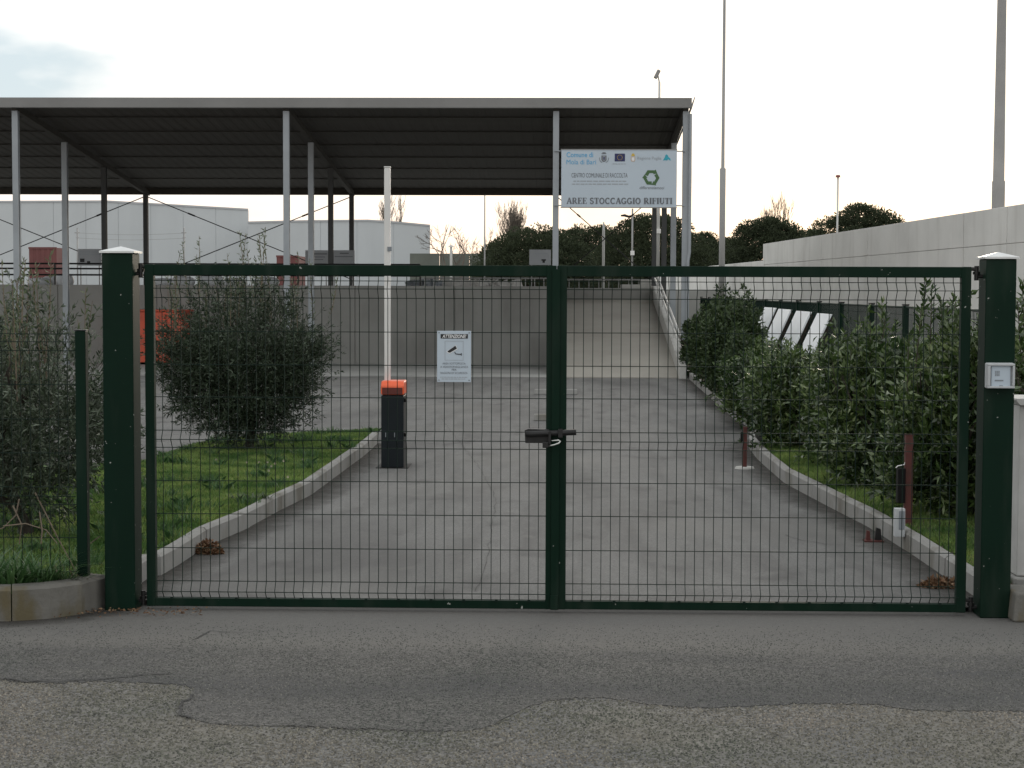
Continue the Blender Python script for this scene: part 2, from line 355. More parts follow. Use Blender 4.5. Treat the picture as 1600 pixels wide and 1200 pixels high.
def blade_geo(pos, H, W, lean=0.5):
    n = len(pos); a = RNG.uniform(0, 2*math.pi, n); s = np.stack([np.cos(a), np.sin(a), 0*a], 1)
    b = RNG.uniform(0, 2*math.pi, n); t = np.stack([np.cos(b), np.sin(b), 0*b], 1) * RNG.uniform(0.1, lean, (n, 1))
    H = np.broadcast_to(H, n)[:, None]; W = np.broadcast_to(W, n)[:, None]; up = np.array([[0, 0, 1.0]])
    m = pos + (up * 0.55 + t * 0.3) * H; e = pos + (up * (1 - 0.3 * np.linalg.norm(t, axis=1, keepdims=True)) + t) * H
    V = np.stack([pos - s*W/2, pos + s*W/2, m + s*W*0.4, e, m - s*W*0.4], 1).reshape(-1, 3)
    return V, np.arange(5 * n).reshape(-1, 5)
def in_poly(x, y, poly):
    c = np.zeros(len(x), bool); n = len(poly); j = n - 1
    for i in range(n):
        xi, yi = poly[i]; xj, yj = poly[j]
        c ^= ((yi > y) != (yj > y)) & (x < (xj - xi) * (y - yi) / (yj - yi + 1e-12) + xi); j = i
    return c
def scatter(poly, n):
    xs = [p[0] for p in poly]; ys = [p[1] for p in poly]
    x = RNG.uniform(min(xs), max(xs), n); y = RNG.uniform(min(ys), max(ys), n)
    k = in_poly(x, y, poly); return x[k], y[k]
def sheet(name, poly, z, m, parent=None):
    me = bpy.data.meshes.new(name); me.from_pydata([(x, y, z) for x, y in poly], [], [tuple(range(len(poly)))])
    o = link(name, me, m, parent); return o

FONT_TMP = []
def text_mesh(s, size, width=None, align='LEFT', shear=0.0, bold=0.0, space=1.0):
    cu = bpy.data.curves.new('t', 'FONT'); cu.body = s; cu.size = size; cu.align_x = align; cu.shear = shear; cu.offset = bold; cu.space_character = space
    cu.resolution_u = 3
    o = bpy.data.objects.new('t', cu); COL.objects.link(o)
    dg = bpy.context.evaluated_depsgraph_get(); dg.update()
    me = bpy.data.meshes.new_from_object(o.evaluated_get(dg)); bpy.data.objects.remove(o)
    n = len(me.vertices); co = np.zeros(n * 3, np.float32); me.vertices.foreach_get('co', co); co = co.reshape(-1, 3)
    if width:
        w = co[:, 0].max() - co[:, 0].min(); x0 = co[:, 0].min()
        co[:, 0] = (co[:, 0] - x0) * (width / w) + (0 if align == 'LEFT' else -width / 2)
        me.vertices.foreach_set('co', co.ravel())
    me.materials.clear()
    return me
def put_text(s, x, z, y, size, m, parent, width=None, align='LEFT', shear=0.0, bold=0.0, name='lettering'):
    """text on a board that faces -Y"""
    me = text_mesh(s, size, width, align, shear, bold)
    o = bpy.data.objects.new(name, me); me.materials.append(MATS[m]); COL.objects.link(o)
    o.matrix_world = Matrix.Translation((x, y, z)) @ Matrix.Rotation(math.pi / 2, 4, 'X')
    o.parent = parent; o.matrix_parent_inverse = parent.matrix_world.inverted()
    return o

# ================================================================== THE SETTING
Zg = lambda Z: Z + CAM.y          # distance from the camera -> world Y
o = sheet('terrain', [(-900, -60), (900, -60), (900, 1500), (-900, 1500)], -0.10, 'terrain_mat'); struct(o)
# street: coarse old asphalt, with the newer apron in front of the gate laid on it
o = sheet('street', [(-60, -40), (60, -40), (60, -0.05), (-60, -0.05)], -0.035, 'old_asphalt'); struct(o)
edge_px = [(-60,1052),(0,1057),(40,1062),(85,1064),(120,1061),(180,1061),(240,1063),(290,1066),(305,1072),(300,1082),(290,1090),(280,1098),(276,1108),(280,1115),(305,1119),(330,1126),(380,1128),(450,1130),(520,1133),(600,1136),(680,1138),(735,1137),(770,1128),(800,1112),(825,1100),(850,1092),(900,1086),(950,1087),(1000,1094),(1060,1100),(1110,1101),(1160,1099),(1220,1096),(1290,1095),(1370,1096),(1400,1102),(1450,1106),(1520,1106),(1600,1107),(1680,1105)]
edge = []
for i in range(len(edge_px) - 1):
    (x0, y0), (x1, y1) = edge_px[i], edge_px[i + 1]
    k = max(2, int(abs(x1 - x0) / 7))
    for j in range(k):
        t = j / k; q = P(x0 + (x1 - x0) * t + random.uniform(-2, 2), y0 + (y1 - y0) * t + random.gauss(0, 0.9), z=-0.02)
        edge.append((q.x, q.y))
a, b = edge[0], edge[-1]
apron = [(-60, a[1] - 0.1)] + edge + [(60, b[1])] + [(60, 0.35), (-60, 0.35)]
apron_top = -0.031
mb = MB(); n = len(apron)
mb.add([(x, y, apron_top) for x, y in apron] + [(x, y, -0.045) for x, y in apron], [tuple(range(n))] + [(i, i + n, (i+1) % n + n, (i+1) % n) for i in range(n)])
o = mb.build('road_apron', 'new_asphalt'); struct(o)
# loose relief of the road metal: single stones standing proud of the binder
def stones(name, n, poly, z, smin, smax, hfrac, m, excl=None, incl=None, taper=False):
    x, y = scatter(poly, n)
    if excl is not None: k = ~in_poly(x, y, excl); x, y = x[k], y[k]
    if incl is not None: k = in_poly(x, y, incl); x, y = x[k], y[k]
    if taper: k = RNG.uniform(0, 1, len(x)) < np.clip((-0.30 - y) / 1.1, 0, 1); x, y = x[k], y[k]
    n = len(x); sz = RNG.uniform(smin, smax, n); a = RNG.uniform(0, 6.28, n); V = []
    for q in range(4):
        r = sz * RNG.uniform(.35, .62, n); V.append(np.stack([x + r * np.cos(a + q * 1.571), y + r * np.sin(a + q * 1.571), np.full(n, z - 0.001)], 1))
    top = sz * hfrac * RNG.uniform(.6, 1.2, n)
    for q in range(4):
        r = sz * RNG.uniform(.15, .34, n); V.append(np.stack([x + r * np.cos(a + q * 1.571 + .3), y + r * np.sin(a + q * 1.571 + .3), z + top * RNG.uniform(.75, 1.1, n)], 1))
    V = np.stack(V, 1).reshape(-1, 3); base = np.arange(n)[:, None] * 8
    Fq = np.concatenate([base + np.array([f]) for f in ((4, 5, 6, 7), (0, 1, 5, 4), (1, 2, 6, 5), (2, 3, 7, 6), (3, 0, 4, 7))], 0)
    return fast_mesh(name, V, Fq, m)
leaf_mat('stone_mat', [(0.070, 0.068, 0.065), (0.118, 0.113, 0.103), (0.148, 0.140, 0.125), (0.180, 0.168, 0.146), (0.27, 0.255, 0.23)], 0.85, 0.0, 0.3, 0.35, (1.15, 1.0, 0.8), 1.1)
leaf_mat('fine_stone_mat', [(0.060, 0.060, 0.060), (0.085, 0.084, 0.082), (0.110, 0.108, 0.104), (0.135, 0.13, 0.124), (0.22, 0.215, 0.20)], 0.85, 0.0, 0.3, 0.30, (1.1, 1.0, 0.85), 0.9)
o = stones('road_stones', 75000, [(-2.6, -3.4), (2.6, -3.4), (3.0, -1.3), (-3.1, -1.3)], -0.035, 0.006, 0.014, 0.45, 'stone_mat', apron); tag(o, 'coarse pale stones in the worn road surface', 'road stones', kind='stuff')
o = stones('apron_grit', 95000, [(-2.9, -2.9), (2.9, -2.9), (3.4, -0.3), (-3.4, -0.3)], apron_top, 0.005, 0.011, 0.34, 'fine_stone_mat', None, apron, True)
tag(o, 'fine dark grit in the newer asphalt before the gate', 'road grit', kind='stuff')
# yard behind the gate
o = sheet('driveway', [(-60, 0.10), (30, 0.10), (30, Zg(41.6)), (-60, Zg(41.6))], 0.0, 'yard_asphalt'); struct(o)
# pale concrete floor in front of the retaining wall
o = MB().box((-40, Zg(35.5), -0.02), (-0.07, Zg(41.49), 0.012)).build('concrete_floor', 'slab_mat'); struct(o)

# ---- kerbs (stones are pieces of the kerb)
KH = 0.135
def kerb(name, pts, width=0.065, height=KH, seg=1.0, m='kerb_mat', side=1):
    root = None
    # resample
    P2 = [Vector(p) for p in pts]; out = [P2[0]]; acc = 0
    dense = []
    for i in range(len(P2) - 1):
        k = max(2, int((P2[i+1] - P2[i]).length / 0.05))
        dense += [P2[i].lerp(P2[i+1], j / k) for j in range(k)]
    dense.append(P2[-1])
    nrm = []
    for i, p in enumerate(dense):
        d = (dense[min(i+6, len(dense)-1)] - dense[max(i-6, 0)]).normalized(); nrm.append(Vector((-d.y, d.x)) * side)
    root = bpy.data.objects.new(name, None); COL.objects.link(root); struct(root)
    step = max(3, int(seg / 0.05)); i = 0
    while i < len(dense) - 1:
        j = min(i + step, len(dense) - 1)
        if len(dense) - 1 - j < 4: j = len(dense) - 1
        idx = sorted(set(list(range(i, j, 4)) + [j])); mb = MB()
        jz = random.uniform(-0.002, 0.002); jo = random.uniform(-0.003, 0.003)
        vs = []
        L = sum((dense[q+1] - dense[q]).length for q in range(i, j))
        for q in idx:
            p = dense[q]; nn = nrm[q]
            t = (dense[min(q+1, len(dense)-1)] - dense[max(q-1, 0)]).normalized()
            sh = t * (0.003 if q == i else (-0.003 if q == j else 0))
            p = p + sh + nn * jo; f = p; k = p + nn * width; c = p + nn * 0.018
            vs += [(f.x, f.y, -0.08), (f.x, f.y, height - 0.018 + jz), (c.x, c.y, height + jz), (k.x, k.y, height + jz), (k.x, k.y, -0.08)]
        nq = len(idx); fs = [(0, 1, 2, 3, 4), tuple(5*(nq-1) + q for q in (4, 3, 2, 1, 0))]
        for q in range(nq - 1):
            for r in range(5): fs.append((5*q + r, 5*q + (r+1) % 5, 5*(q+1) + (r+1) % 5, 5*(q+1) + r))
        mb.add(vs, fs); mb.build('kerb_stone', m, root)
        i = j
    return root, dense, nrm
def gp(px, py, z=0.0):
    q = P(px, py, z=z); return (q.x, q.y)
lk = [gp(590, 693), gp(570, 712), gp(532, 740), gp(485, 775), gp(440, 797), gp(385, 827), gp(325, 853), gp(282, 882), gp(248, 902)]
lk += [(-2.50, 0.95), (-2.50, 0.45), (-2.52, 0.10)]
_, ld, ln = kerb('lawn_kerb', lk, side=-1)
# the kerb that turns along the street on the left
fk = [(-2.545, 0.02), (-2.60, -0.16), (-2.72, -0.32), (-2.95, -0.42), (-3.4, -0.47), (-4.2, -0.48), (-7, -0.48), (-12, -0.48)]
FK = kerb('street_kerb', fk, m='kerb_front_mat', side=-1, width=0.12, seg=0.62, height=0.155)
rk = [gp(1540, 945), gp(1495, 915), gp(1425, 867), gp(1355, 823), gp(1300, 795), gp(1225, 755), gp(1182, 717), gp(1170, 700), gp(1172, 690)]
rk = [(rk[0][0] , 0.05)] + rk + [(rk[-1][0] + 0.12, rk[-1][1] + 0.15), (rk[-1][0] + 0.5, rk[-1][1] + 0.25), (rk[-1][0] + 1.2, rk[-1][1] + 0.3)]
RK1 = kerb('drive_kerb', rk, side=-1)
rk2 = [gp(1225, 681), gp(1195, 674), gp(1170, 668), gp(1150, 657), gp(1130, 640), gp(1095, 609), gp(1077, 593)]
RK2 = kerb('drive_kerb_far', rk2, side=-1)

# ---- grit and dirt washed along the foot of the kerbs, and cracks in the drive
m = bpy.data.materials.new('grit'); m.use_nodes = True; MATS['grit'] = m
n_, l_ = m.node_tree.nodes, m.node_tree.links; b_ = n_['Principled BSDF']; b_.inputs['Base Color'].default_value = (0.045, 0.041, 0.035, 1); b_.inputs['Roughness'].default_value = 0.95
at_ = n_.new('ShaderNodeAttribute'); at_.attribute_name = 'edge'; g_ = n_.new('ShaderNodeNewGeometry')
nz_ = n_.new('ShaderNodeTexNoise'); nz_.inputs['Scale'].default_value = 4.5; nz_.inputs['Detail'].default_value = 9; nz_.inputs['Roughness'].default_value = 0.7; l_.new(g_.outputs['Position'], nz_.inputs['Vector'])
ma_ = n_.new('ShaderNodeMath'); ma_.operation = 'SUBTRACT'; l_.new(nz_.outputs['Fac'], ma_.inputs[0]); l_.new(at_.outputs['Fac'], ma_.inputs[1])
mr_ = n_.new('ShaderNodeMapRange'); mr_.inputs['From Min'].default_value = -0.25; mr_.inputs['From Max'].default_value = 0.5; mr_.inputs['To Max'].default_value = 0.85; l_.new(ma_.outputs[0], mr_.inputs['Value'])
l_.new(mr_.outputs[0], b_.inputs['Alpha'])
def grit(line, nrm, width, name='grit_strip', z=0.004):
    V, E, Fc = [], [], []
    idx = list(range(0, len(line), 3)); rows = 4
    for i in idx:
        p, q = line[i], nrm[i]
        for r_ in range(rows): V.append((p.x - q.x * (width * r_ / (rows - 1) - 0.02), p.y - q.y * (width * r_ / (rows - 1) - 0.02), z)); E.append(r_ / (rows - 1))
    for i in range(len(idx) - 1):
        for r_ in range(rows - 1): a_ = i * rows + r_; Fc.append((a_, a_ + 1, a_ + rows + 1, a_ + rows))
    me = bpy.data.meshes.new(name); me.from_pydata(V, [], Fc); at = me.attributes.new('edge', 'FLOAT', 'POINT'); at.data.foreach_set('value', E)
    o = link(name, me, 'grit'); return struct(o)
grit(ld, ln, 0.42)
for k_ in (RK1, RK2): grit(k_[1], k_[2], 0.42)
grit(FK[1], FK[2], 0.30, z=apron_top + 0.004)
mat('crack_fill', (0.050, 0.049, 0.047), 0.95, 0.2, 10)
def crack(pts, w, z, name='crack'):
    L, Rr = [], []
    dn = []
    for i in range(len(pts) - 1):
        a_, c_ = Vector(gp(*pts[i], z)), Vector(gp(*pts[i + 1], z)); k_ = max(3, int((c_ - a_).length / 0.12))
        dn += [a_.lerp(c_, j / k_) for j in range(k_)]
    dn = [p + Vector((random.gauss(0, .006), random.gauss(0, .01))) for p in dn]; V, Fc = [], []
    for i, p in enumerate(dn):
        d = (dn[min(i + 1, len(dn) - 1)] - dn[max(i - 1, 0)]).normalized(); q = Vector((-d.y, d.x)) * w * random.uniform(.3, 1) * .5
        V += [(p.x - q.x, p.y - q.y, z), (p.x + q.x, p.y + q.y, z)]
        if i: Fc.append((2*i - 2, 2*i - 1, 2*i + 1, 2*i))
    me = bpy.data.meshes.new(name); me.from_pydata(V, [], Fc); return struct(link(name, me, 'crack_fill'))
crack([(690, 655), (718, 690), (752, 735), (775, 780), (768, 830), (760, 880), (742, 930)], 0.005, 0.004)
crack([(640, 690), (690, 694), (735, 690)], 0.02, 0.004)
crack([(1225, 835), (1250, 843), (1290, 850), (1340, 852)], 0.014, 0.004)
crack([(-20, 1057), (40, 1063), (85, 1065), (120, 1062), (180, 1058), (230, 1053), (280, 1051)], 0.016, apron_top + 0.006)
crack([(300, 1083), (288, 1094), (278, 1104), (282, 1117), (306, 1121)], 0.022, apron_top + 0.006)
crack([(440, 1131), (520, 1134), (600, 1137), (690, 1139)], 0.008, apron_top + 0.006)
crack([(300, 1000), (330, 985), (380, 988), (460, 984)], 0.010, apron_top + 0.004)

# ---- lawn beds: soil under grass
back_tip = gp(592, 668, KH)
lawn = [(p[0], p[1]) for p in lk] + [(-2.60, -0.05), (-2.75, -0.22), (-3.0, -0.30), (-9, -0.34), (-9, 6.0), (-5.0, 6.6)]
lawn += [gp(228, 716, KH), gp(300, 691, KH), gp(400, 676, KH), gp(500, 668, KH), back_tip]
bed = [(x - 0.04 if x > -2.7 else x, y) for x, y in lawn]
o = MB()
n = len(bed); o.add([(x, y, KH - 0.035) for x, y in bed] + [(x, y, -0.03) for x, y in bed], [tuple(range(n))] + [(i, i+n, (i+1) % n + n, (i+1) % n) for i in range(n)])
o = o.build('lawn', 'grass_base'); struct(o)
rbed = [(rk[0][0] + 0.045, 0.0)] + [(x + 0.045, y) for x, y in rk[1:8]] + [(2.5, Zg(20.9)), (3.4, Zg(20.9)), (3.4, Zg(21.7)), (2.9, Zg(21.7))] + [(x + 0.045, y) for x, y in rk2[2:]] + [(2.85, Zg(41)), (12, Zg(41)), (12, 0.0)]
o = MB(); n = len(rbed)
o.add([(x, y, KH - 0.035) for x, y in rbed] + [(x, y, -0.03) for x, y in rbed], [tuple(range(n))] + [(i, i+n, (i+1) % n + n, (i+1) % n) for i in range(n)])
o = o.build('planting_bed', 'soil'); struct(o)

# ---- upper yard behind the retaining wall, ramp
PZ = 1.86
WY = Zg(41.5)
o = MB().prism([(-90, WY + 0.36), (-0.40, WY + 0.36), (-0.40, Zg(45.75)), (2.55, Zg(45.75)), (2.55, Zg(60)), (5.5, Zg(60)), (5.5, Zg(150)), (-90, Zg(150))], 'z', -0.08, PZ - 0.02).build('upper_yard', 'slab_mat'); struct(o)
RX = 2.50; RY0, RY1, RZ1 = Zg(35.4), Zg(45.4), 1.56
o = MB().prism([(RY0, -0.02), (RY1, -0.02), (RY1, RZ1), (RY0, 0.02)], 'x', 0.02, RX).build('ramp', 'ramp_mat'); struct(o)

# ================================================================== RETAINING WALL
rw = thing('retaining_wall', 'long grey concrete retaining wall under the canopy, below the railing', 'wall', (-10, WY, 0))
x = -0.06
k = 0
while x > -24:
    w = 2.4
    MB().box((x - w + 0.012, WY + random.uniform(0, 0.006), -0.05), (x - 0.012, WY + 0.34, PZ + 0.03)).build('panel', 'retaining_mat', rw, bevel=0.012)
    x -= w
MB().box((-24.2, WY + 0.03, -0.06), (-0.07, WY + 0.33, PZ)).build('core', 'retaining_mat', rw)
# ramp side walls
rl = thing('ramp_side_wall', 'concrete side wall of the ramp edge-on behind the middle of the gate', 'wall', (-0.1, RY0, 0))
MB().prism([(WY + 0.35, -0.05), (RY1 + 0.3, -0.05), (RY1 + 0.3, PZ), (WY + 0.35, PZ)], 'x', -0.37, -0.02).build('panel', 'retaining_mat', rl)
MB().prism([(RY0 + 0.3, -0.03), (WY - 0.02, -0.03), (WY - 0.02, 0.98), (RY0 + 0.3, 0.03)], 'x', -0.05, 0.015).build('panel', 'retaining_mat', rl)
pw = thing('ramp_parapet', 'pale concrete parapet climbing along the ramp beside the hedge', 'parapet', (RX + 0.1, RY0, 0))
MB().prism([(RY0 - 0.1, -0.03), (RY1 + 0.6, -0.03), (RY1 + 0.6, RZ1 + 0.36), (RY1, RZ1 + 0.36), (RY0 - 0.1, 0.28)], 'x', RX, RX + 0.14).build('wall_strip', 'parapet_mat', pw, bevel=0.01)
for q in range(5):                       # pipe handrail on short stanchions
    t = (q + 0.4) / 5; yy = RY0 + (RY1 - RY0) * t; zz = RZ1 * t + 0.31
    MB().tube((RX + 0.07, yy, zz - 0.05), (RX + 0.07, yy, zz + 0.42), 0.022).build('stanchion', 'pole_pale', pw)
for dz in (0.2, 0.42):
    MB().tube((RX + 0.07, RY0 + 0.6, 0.10 + 0.31 + dz), (RX + 0.07, RY1 + 0.3, RZ1 + 0.05 + 0.31 + dz), 0.025).build('handrail', 'pole_pale', pw)
MB().box((RX - 0.012, Zg(39.2), 0.50), (RX + 0.002, Zg(39.4), 0.60)).build('drain_hole', 'black_plastic', pw)
bw = thing('ramp_end_wall', 'low brownish concrete wall closing the top of the ramp under a railing', 'wall', (1.2, RY1, 0))
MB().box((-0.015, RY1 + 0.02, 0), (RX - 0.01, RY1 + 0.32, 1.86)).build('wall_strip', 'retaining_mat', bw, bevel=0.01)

# railings on the upper yard
def railing(name, label, x0, x1, y, z0, zs, r, gap, m, post_r=None):
    t = thing(name, label, 'railing', ((x0 + x1) / 2, y, z0))
    for zz in zs: MB().tube((x0, y, zz), (x1, y, zz), r, n=6).build('rail', m, t)
    nx = int(abs(x1 - x0) / gap); me = None
    for q in range(nx + 1):
        xx = x0 + (x1 - x0) * q / nx
        if me is None: me = MB().tube((0, 0, z0), (0, 0, max(zs)), post_r or r, n=6).mesh('post')
        ob = link('post', me, m, t); ob.location = (xx - t.location.x, y - t.location.y, -t.location.z); ob.matrix_parent_inverse = Matrix()
    return t
railing('railing', 'dark pipe railing along the top of the long retaining wall', -24, -3.3, WY + 0.17, PZ + 0.02, [2.13, 2.28, 2.40], 0.024, 2.88, 'dark_metal')
railing('railing', 'grey baluster railing above the wall corner beside the ramp', -3.2, -0.1, WY + 0.17, PZ + 0.02, [2.08], 0.022, 0.21, 'pole_steel', 0.013)
railing('railing', 'grey baluster railing on the end wall of the ramp', 0.05, 2.4, RY1 + 0.17, PZ - 0.01, [2.08], 0.022, 0.24, 'pole_steel', 0.013)

# ================================================================== CANOPY
LX = [-17.3, -11.53, -5.75, -0.04, 2.69]
RYs = [Zg(36.7), Zg(40.35), Zg(43.85), Zg(48.3)]
ZF, ZB = 5.56, 4.45                      # underside of the beams, front and back
def zroof(y): return ZF + (ZB - ZF) * (y - RYs[0]) / (RYs[3] - RYs[0])
cp = thing('canopy', 'long steel canopy with dark sloping corrugated roof on grey columns', 'canopy', (-6, RYs[0], 0))
def hcol(x, y, z0, z1, w=0.125):
    t = 0.016; a = w / 2; mb = MB()
    mb.box((x - a, y - a, z0), (x + a, y - a + t, z1)); mb.box((x - a, y + a - t, z0), (x + a, y + a, z1)); mb.box((x - t/2, y - a + t, z0), (x + t/2, y + a - t, z1))
    mb.box((x - a - 0.05, y - a - 0.05, z0), (x + a + 0.05, y + a + 0.05, z0 + 0.02))
    return mb
for i, x in enumerate(LX):
    for r, y in enumerate(RYs):
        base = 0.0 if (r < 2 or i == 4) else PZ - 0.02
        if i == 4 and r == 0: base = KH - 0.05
        c = hcol(x, y, base, zroof(y) - 0.002).build('column', 'galvanised' if r < 2 else 'shaded_steel', cp)  # rear rows take a darker copy of the steel, shade put into colour
    # sloping beam over each line of columns
    y0, y1 = RYs[0] - 0.12, RYs[3] + 0.3
    MB().hexa([(x - 0.05, y0, zroof(y0)), (x + 0.05, y0, zroof(y0)), (x + 0.05, y1, zroof(y1)), (x - 0.05, y1, zroof(y1))],
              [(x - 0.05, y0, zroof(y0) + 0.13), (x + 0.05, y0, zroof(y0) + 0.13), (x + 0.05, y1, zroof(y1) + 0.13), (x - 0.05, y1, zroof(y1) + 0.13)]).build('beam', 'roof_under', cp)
XA, XB = -18.2, 2.77
for q in range(8):                       # purlins
    y = RYs[0] - 0.02 + (RYs[3] + 0.25 - RYs[0]) * q / 7
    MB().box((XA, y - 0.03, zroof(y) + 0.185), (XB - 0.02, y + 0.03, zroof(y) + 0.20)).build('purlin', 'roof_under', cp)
# corrugated sheets, one metre each
def corr(x0, x1):
    ys = (RYs[0] - 0.30, RYs[3] + 0.35); prof = []
    n = int(round((x1 - x0) / 0.25)); s = (x1 - x0) / n
    for q in range(n):
        b = x0 + q * s
        prof += [(b, 0), (b + 0.10*s/0.25, 0), (b + 0.13*s/0.25, 0.009), (b + 0.22*s/0.25, 0.009)]
    prof.append((x1, 0)); mb = MB(); m_ = len(prof)
    vs = []
    for y in ys:
        vs += [(u, y, zroof(y) + 0.205 + h) for u, h in prof]
        vs += [(u, y, zroof(y) + 0.208 + h + 0.006) for u, h in prof]
    fs = []
    for q in range(m_ - 1):
        fs += [(q, q+1, 2*m_ + q + 1, 2*m_ + q), (m_ + q, 3*m_ + q, 3*m_ + q + 1, m_ + q + 1), (q, m_ + q, m_ + q + 1, q + 1), (2*m_+q, 2*m_+q+1, 3*m_+q+1, 3*m_+q)]
    mb.v += vs; mb.f += fs; return mb
x = XA
while x < XB - 0.1:
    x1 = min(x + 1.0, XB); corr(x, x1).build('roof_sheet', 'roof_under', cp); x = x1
# gutter fascia along the front and verge trims
yf = RYs[0] - 0.16
MB().prism([(yf - 0.15, zroof(yf) + 0.235), (yf - 0.11, zroof(yf) + 0.035), (yf, zroof(yf) + 0.03), (yf, zroof(yf) + 0.05), (yf - 0.10, zroof(yf) + 0.055), (yf - 0.14, zroof(yf) + 0.235)], 'x', XA, XB + 0.02).build('gutter', 'gutter_metal', cp)
MB().hexa([(XB, yf - 0.12, zroof(yf) + 0.03), (XB + 0.03, yf - 0.12, zroof(yf) + 0.03), (XB + 0.03, RYs[3] + 0.3, ZB + 0.10), (XB, RYs[3] + 0.3, ZB + 0.10)],
          [(XB + 0.07, yf - 0.15, zroof(yf) + 0.25), (XB + 0.09, yf - 0.15, zroof(yf) + 0.25), (XB + 0.09, RYs[3] + 0.3, ZB + 0.25), (XB + 0.07, RYs[3] + 0.3, ZB + 0.25)]).build('verge_trim', 'gutter_metal', cp)
MB().box((XA, RYs[3] + 0.30, ZB + 0.0), (XB, RYs[3] + 0.34, ZB + 0.20)).build('rear_gutter', 'roof_under', cp)
for i in (0, 1, 3):                        # bracing rods in the rear row
    yb = RYs[3] - 0.02
    zt, zb = ZB - 0.08, PZ + 0.25
    MB().tube((LX[i] + 0.06, yb, zt), (LX[i+1] - 0.06, yb, zb), 0.014, n=5).build('brace_rod', 'dark_metal', cp)
    MB().tube((LX[i] + 0.06, yb + 0.04, zb), (LX[i+1] - 0.06, yb + 0.04, zt), 0.014, n=5).build('brace_rod', 'dark_metal', cp)
    for s_, e_ in (((LX[i] + 0.06, yb, zt), (LX[i+1] - 0.06, yb, zb)), ((LX[i+1] - 0.06, yb + 0.04, zt), (LX[i] + 0.06, yb + 0.04, zb))):
        a_, b_ = Vector(s_), Vector(e_)
        MB().tube(a_.lerp(b_, 0.20), a_.lerp(b_, 0.235), 0.026, n=6).build('turnbuckle', 'dark_metal', cp)
# downpipe on the end column
MB().path([(LX[4] + 0.09, RYs[0] - 0.10, 5.5), (LX[4] + 0.09, RYs[0] - 0.10, 2.6), (LX[4] + 0.06, RYs[0] - 0.11, 2.4), (LX[4] + 0.06, RYs[0] - 0.11, 0.9)], 0.035, 8).build('downpipe', 'galvanised', cp)
MB().box((LX[4] - 0.12, RYs[0] - 0.20, 0.35), (LX[4] + 0.06, RYs[0] - 0.10, 0.75)).build('junction_box', 'black_plastic', cp, bevel=0.01)

# ================================================================== BIG CONCRETE WALL ON THE RIGHT
cw = thing('concrete_wall', 'tall pale concrete wall with formwork joints beyond the mesh fence', 'wall', (7, 20, 0))
wdx = -152 / F
W0 = Vector((7.84 - wdx * 29, Zg(0), 0))
def wpt(Z): return Vector((W0.x + wdx * Z, Zg(Z), 0))
wt = Vector((wdx, 1, 0)).normalized(); wnm = Vector((1, -wdx, 0)).normalized()
def wpanel(Za, Zb, z0, z1, prd):
    a, b = wpt(Za) + wt * 0.006, wpt(Zb) - wt * 0.006
    f = -wnm * prd; k = wnm * 0.28
    return MB().hexa([a + f + Vector((0, 0, z0)), a + k + Vector((0, 0, z0)), b + k + Vector((0, 0, z0)), b + f + Vector((0, 0, z0))],
                     [a + f + Vector((0, 0, z1)), a + k + Vector((0, 0, z1)), b + k + Vector((0, 0, z1)), b + f + Vector((0, 0, z1))])
Zs = [20 + 2.55 * i for i in range(14)] + [54.2]
for i in range(len(Zs) - 1):
    pr = random.uniform(0.0, 0.012)
    wpanel(Zs[i], Zs[i+1], -0.05, 2.614, pr).build('panel', 'concrete_wall_mat', cw, bevel=0.008)
    wpanel(Zs[i], Zs[i+1], 2.62, 3.265, pr + random.uniform(0, 0.006)).build('panel', 'concrete_wall_mat', cw, bevel=0.008)
Zs2 = [54.2 + 2.6 * i for i in range(12)]
for i in range(len(Zs2) - 1): wpanel(Zs2[i], Zs2[i+1], -0.05, 2.75, random.uniform(0, 0.01)).build('panel', 'concrete_wall_mat', cw, bevel=0.008)
a, b = wpt(19), wpt(82); k0, k1 = wnm * 0.03, wnm * 0.26
MB().hexa([a + k0, a + k1, b + k1, b + k0], [q + Vector((0, 0, 2.70)) for q in (a + k0, a + k1, b + k1, b + k0)]).build('core', 'concrete_wall_mat', cw)

# ================================================================== FAR BUILDINGS
def hall(name, label, Z, prof_px, depth, bay):
    """a big prefabricated hall; profile of the roof edge from the photo at its own distance"""
    Y = Zg(Z); pr = [(P(x, y, Y=Y).x, P(x, y, Y=Y).z) for x, y in prof_px]
    xa, xb = pr[0][0], pr[-1][0]
    t = thing(name, label, 'building', ((xa + xb) / 2, Y, PZ - 0.02))
    def top(x):
        for (u0, h0), (u1, h1) in zip(pr[:-1], pr[1:]):
            if u0 <= x <= u1: return h0 + (h1 - h0) * (x - u0) / (u1 - u0)
        return pr[-1][1]
    n = max(1, int(round((xb - xa) / bay))); s = (xb - xa) / n
    for q in range(n):
        x0, x1 = xa + q*s + 0.02, xa + (q+1)*s - 0.02
        cuts = [x0] + [u for u, _ in pr if x0 < u < x1] + [x1]
        poly = [(x0, PZ - 0.02)] + [(x1, PZ - 0.02)] + [(u, top(u) - 0.12) for u in reversed(cuts)]
        MB().prism(poly, 'y', Y, Y + 0.2).build('wall_panel', 'facade_mat', t)
    body = [(xa + 0.01, PZ - 0.02), (xb - 0.01, PZ - 0.02)] + [(u, h - 0.14) for u, h in reversed(pr)]
    kx_ = (xb / Z) * depth * 1.01          # the hall stands slightly askew, its side walls run back along this slope
    def askew(mb):
        h_ = len(mb.v) // 2; mb.v = mb.v[:h_] + [(x + kx_, y, z) for x, y, z in mb.v[h_:]]; return mb
    askew(MB().prism(body, 'y', Y + 0.03, Y + depth)).build('body', 'facade_mat', t)
    rp = [(u, h) for u, h in pr] + [(u, h - 0.13) for u, h in reversed(pr)]
    askew(MB().prism(rp, 'y', Y - 0.06, Y + depth + 0.05)).build('roof_edge', 'facade_trim', t)
    return t
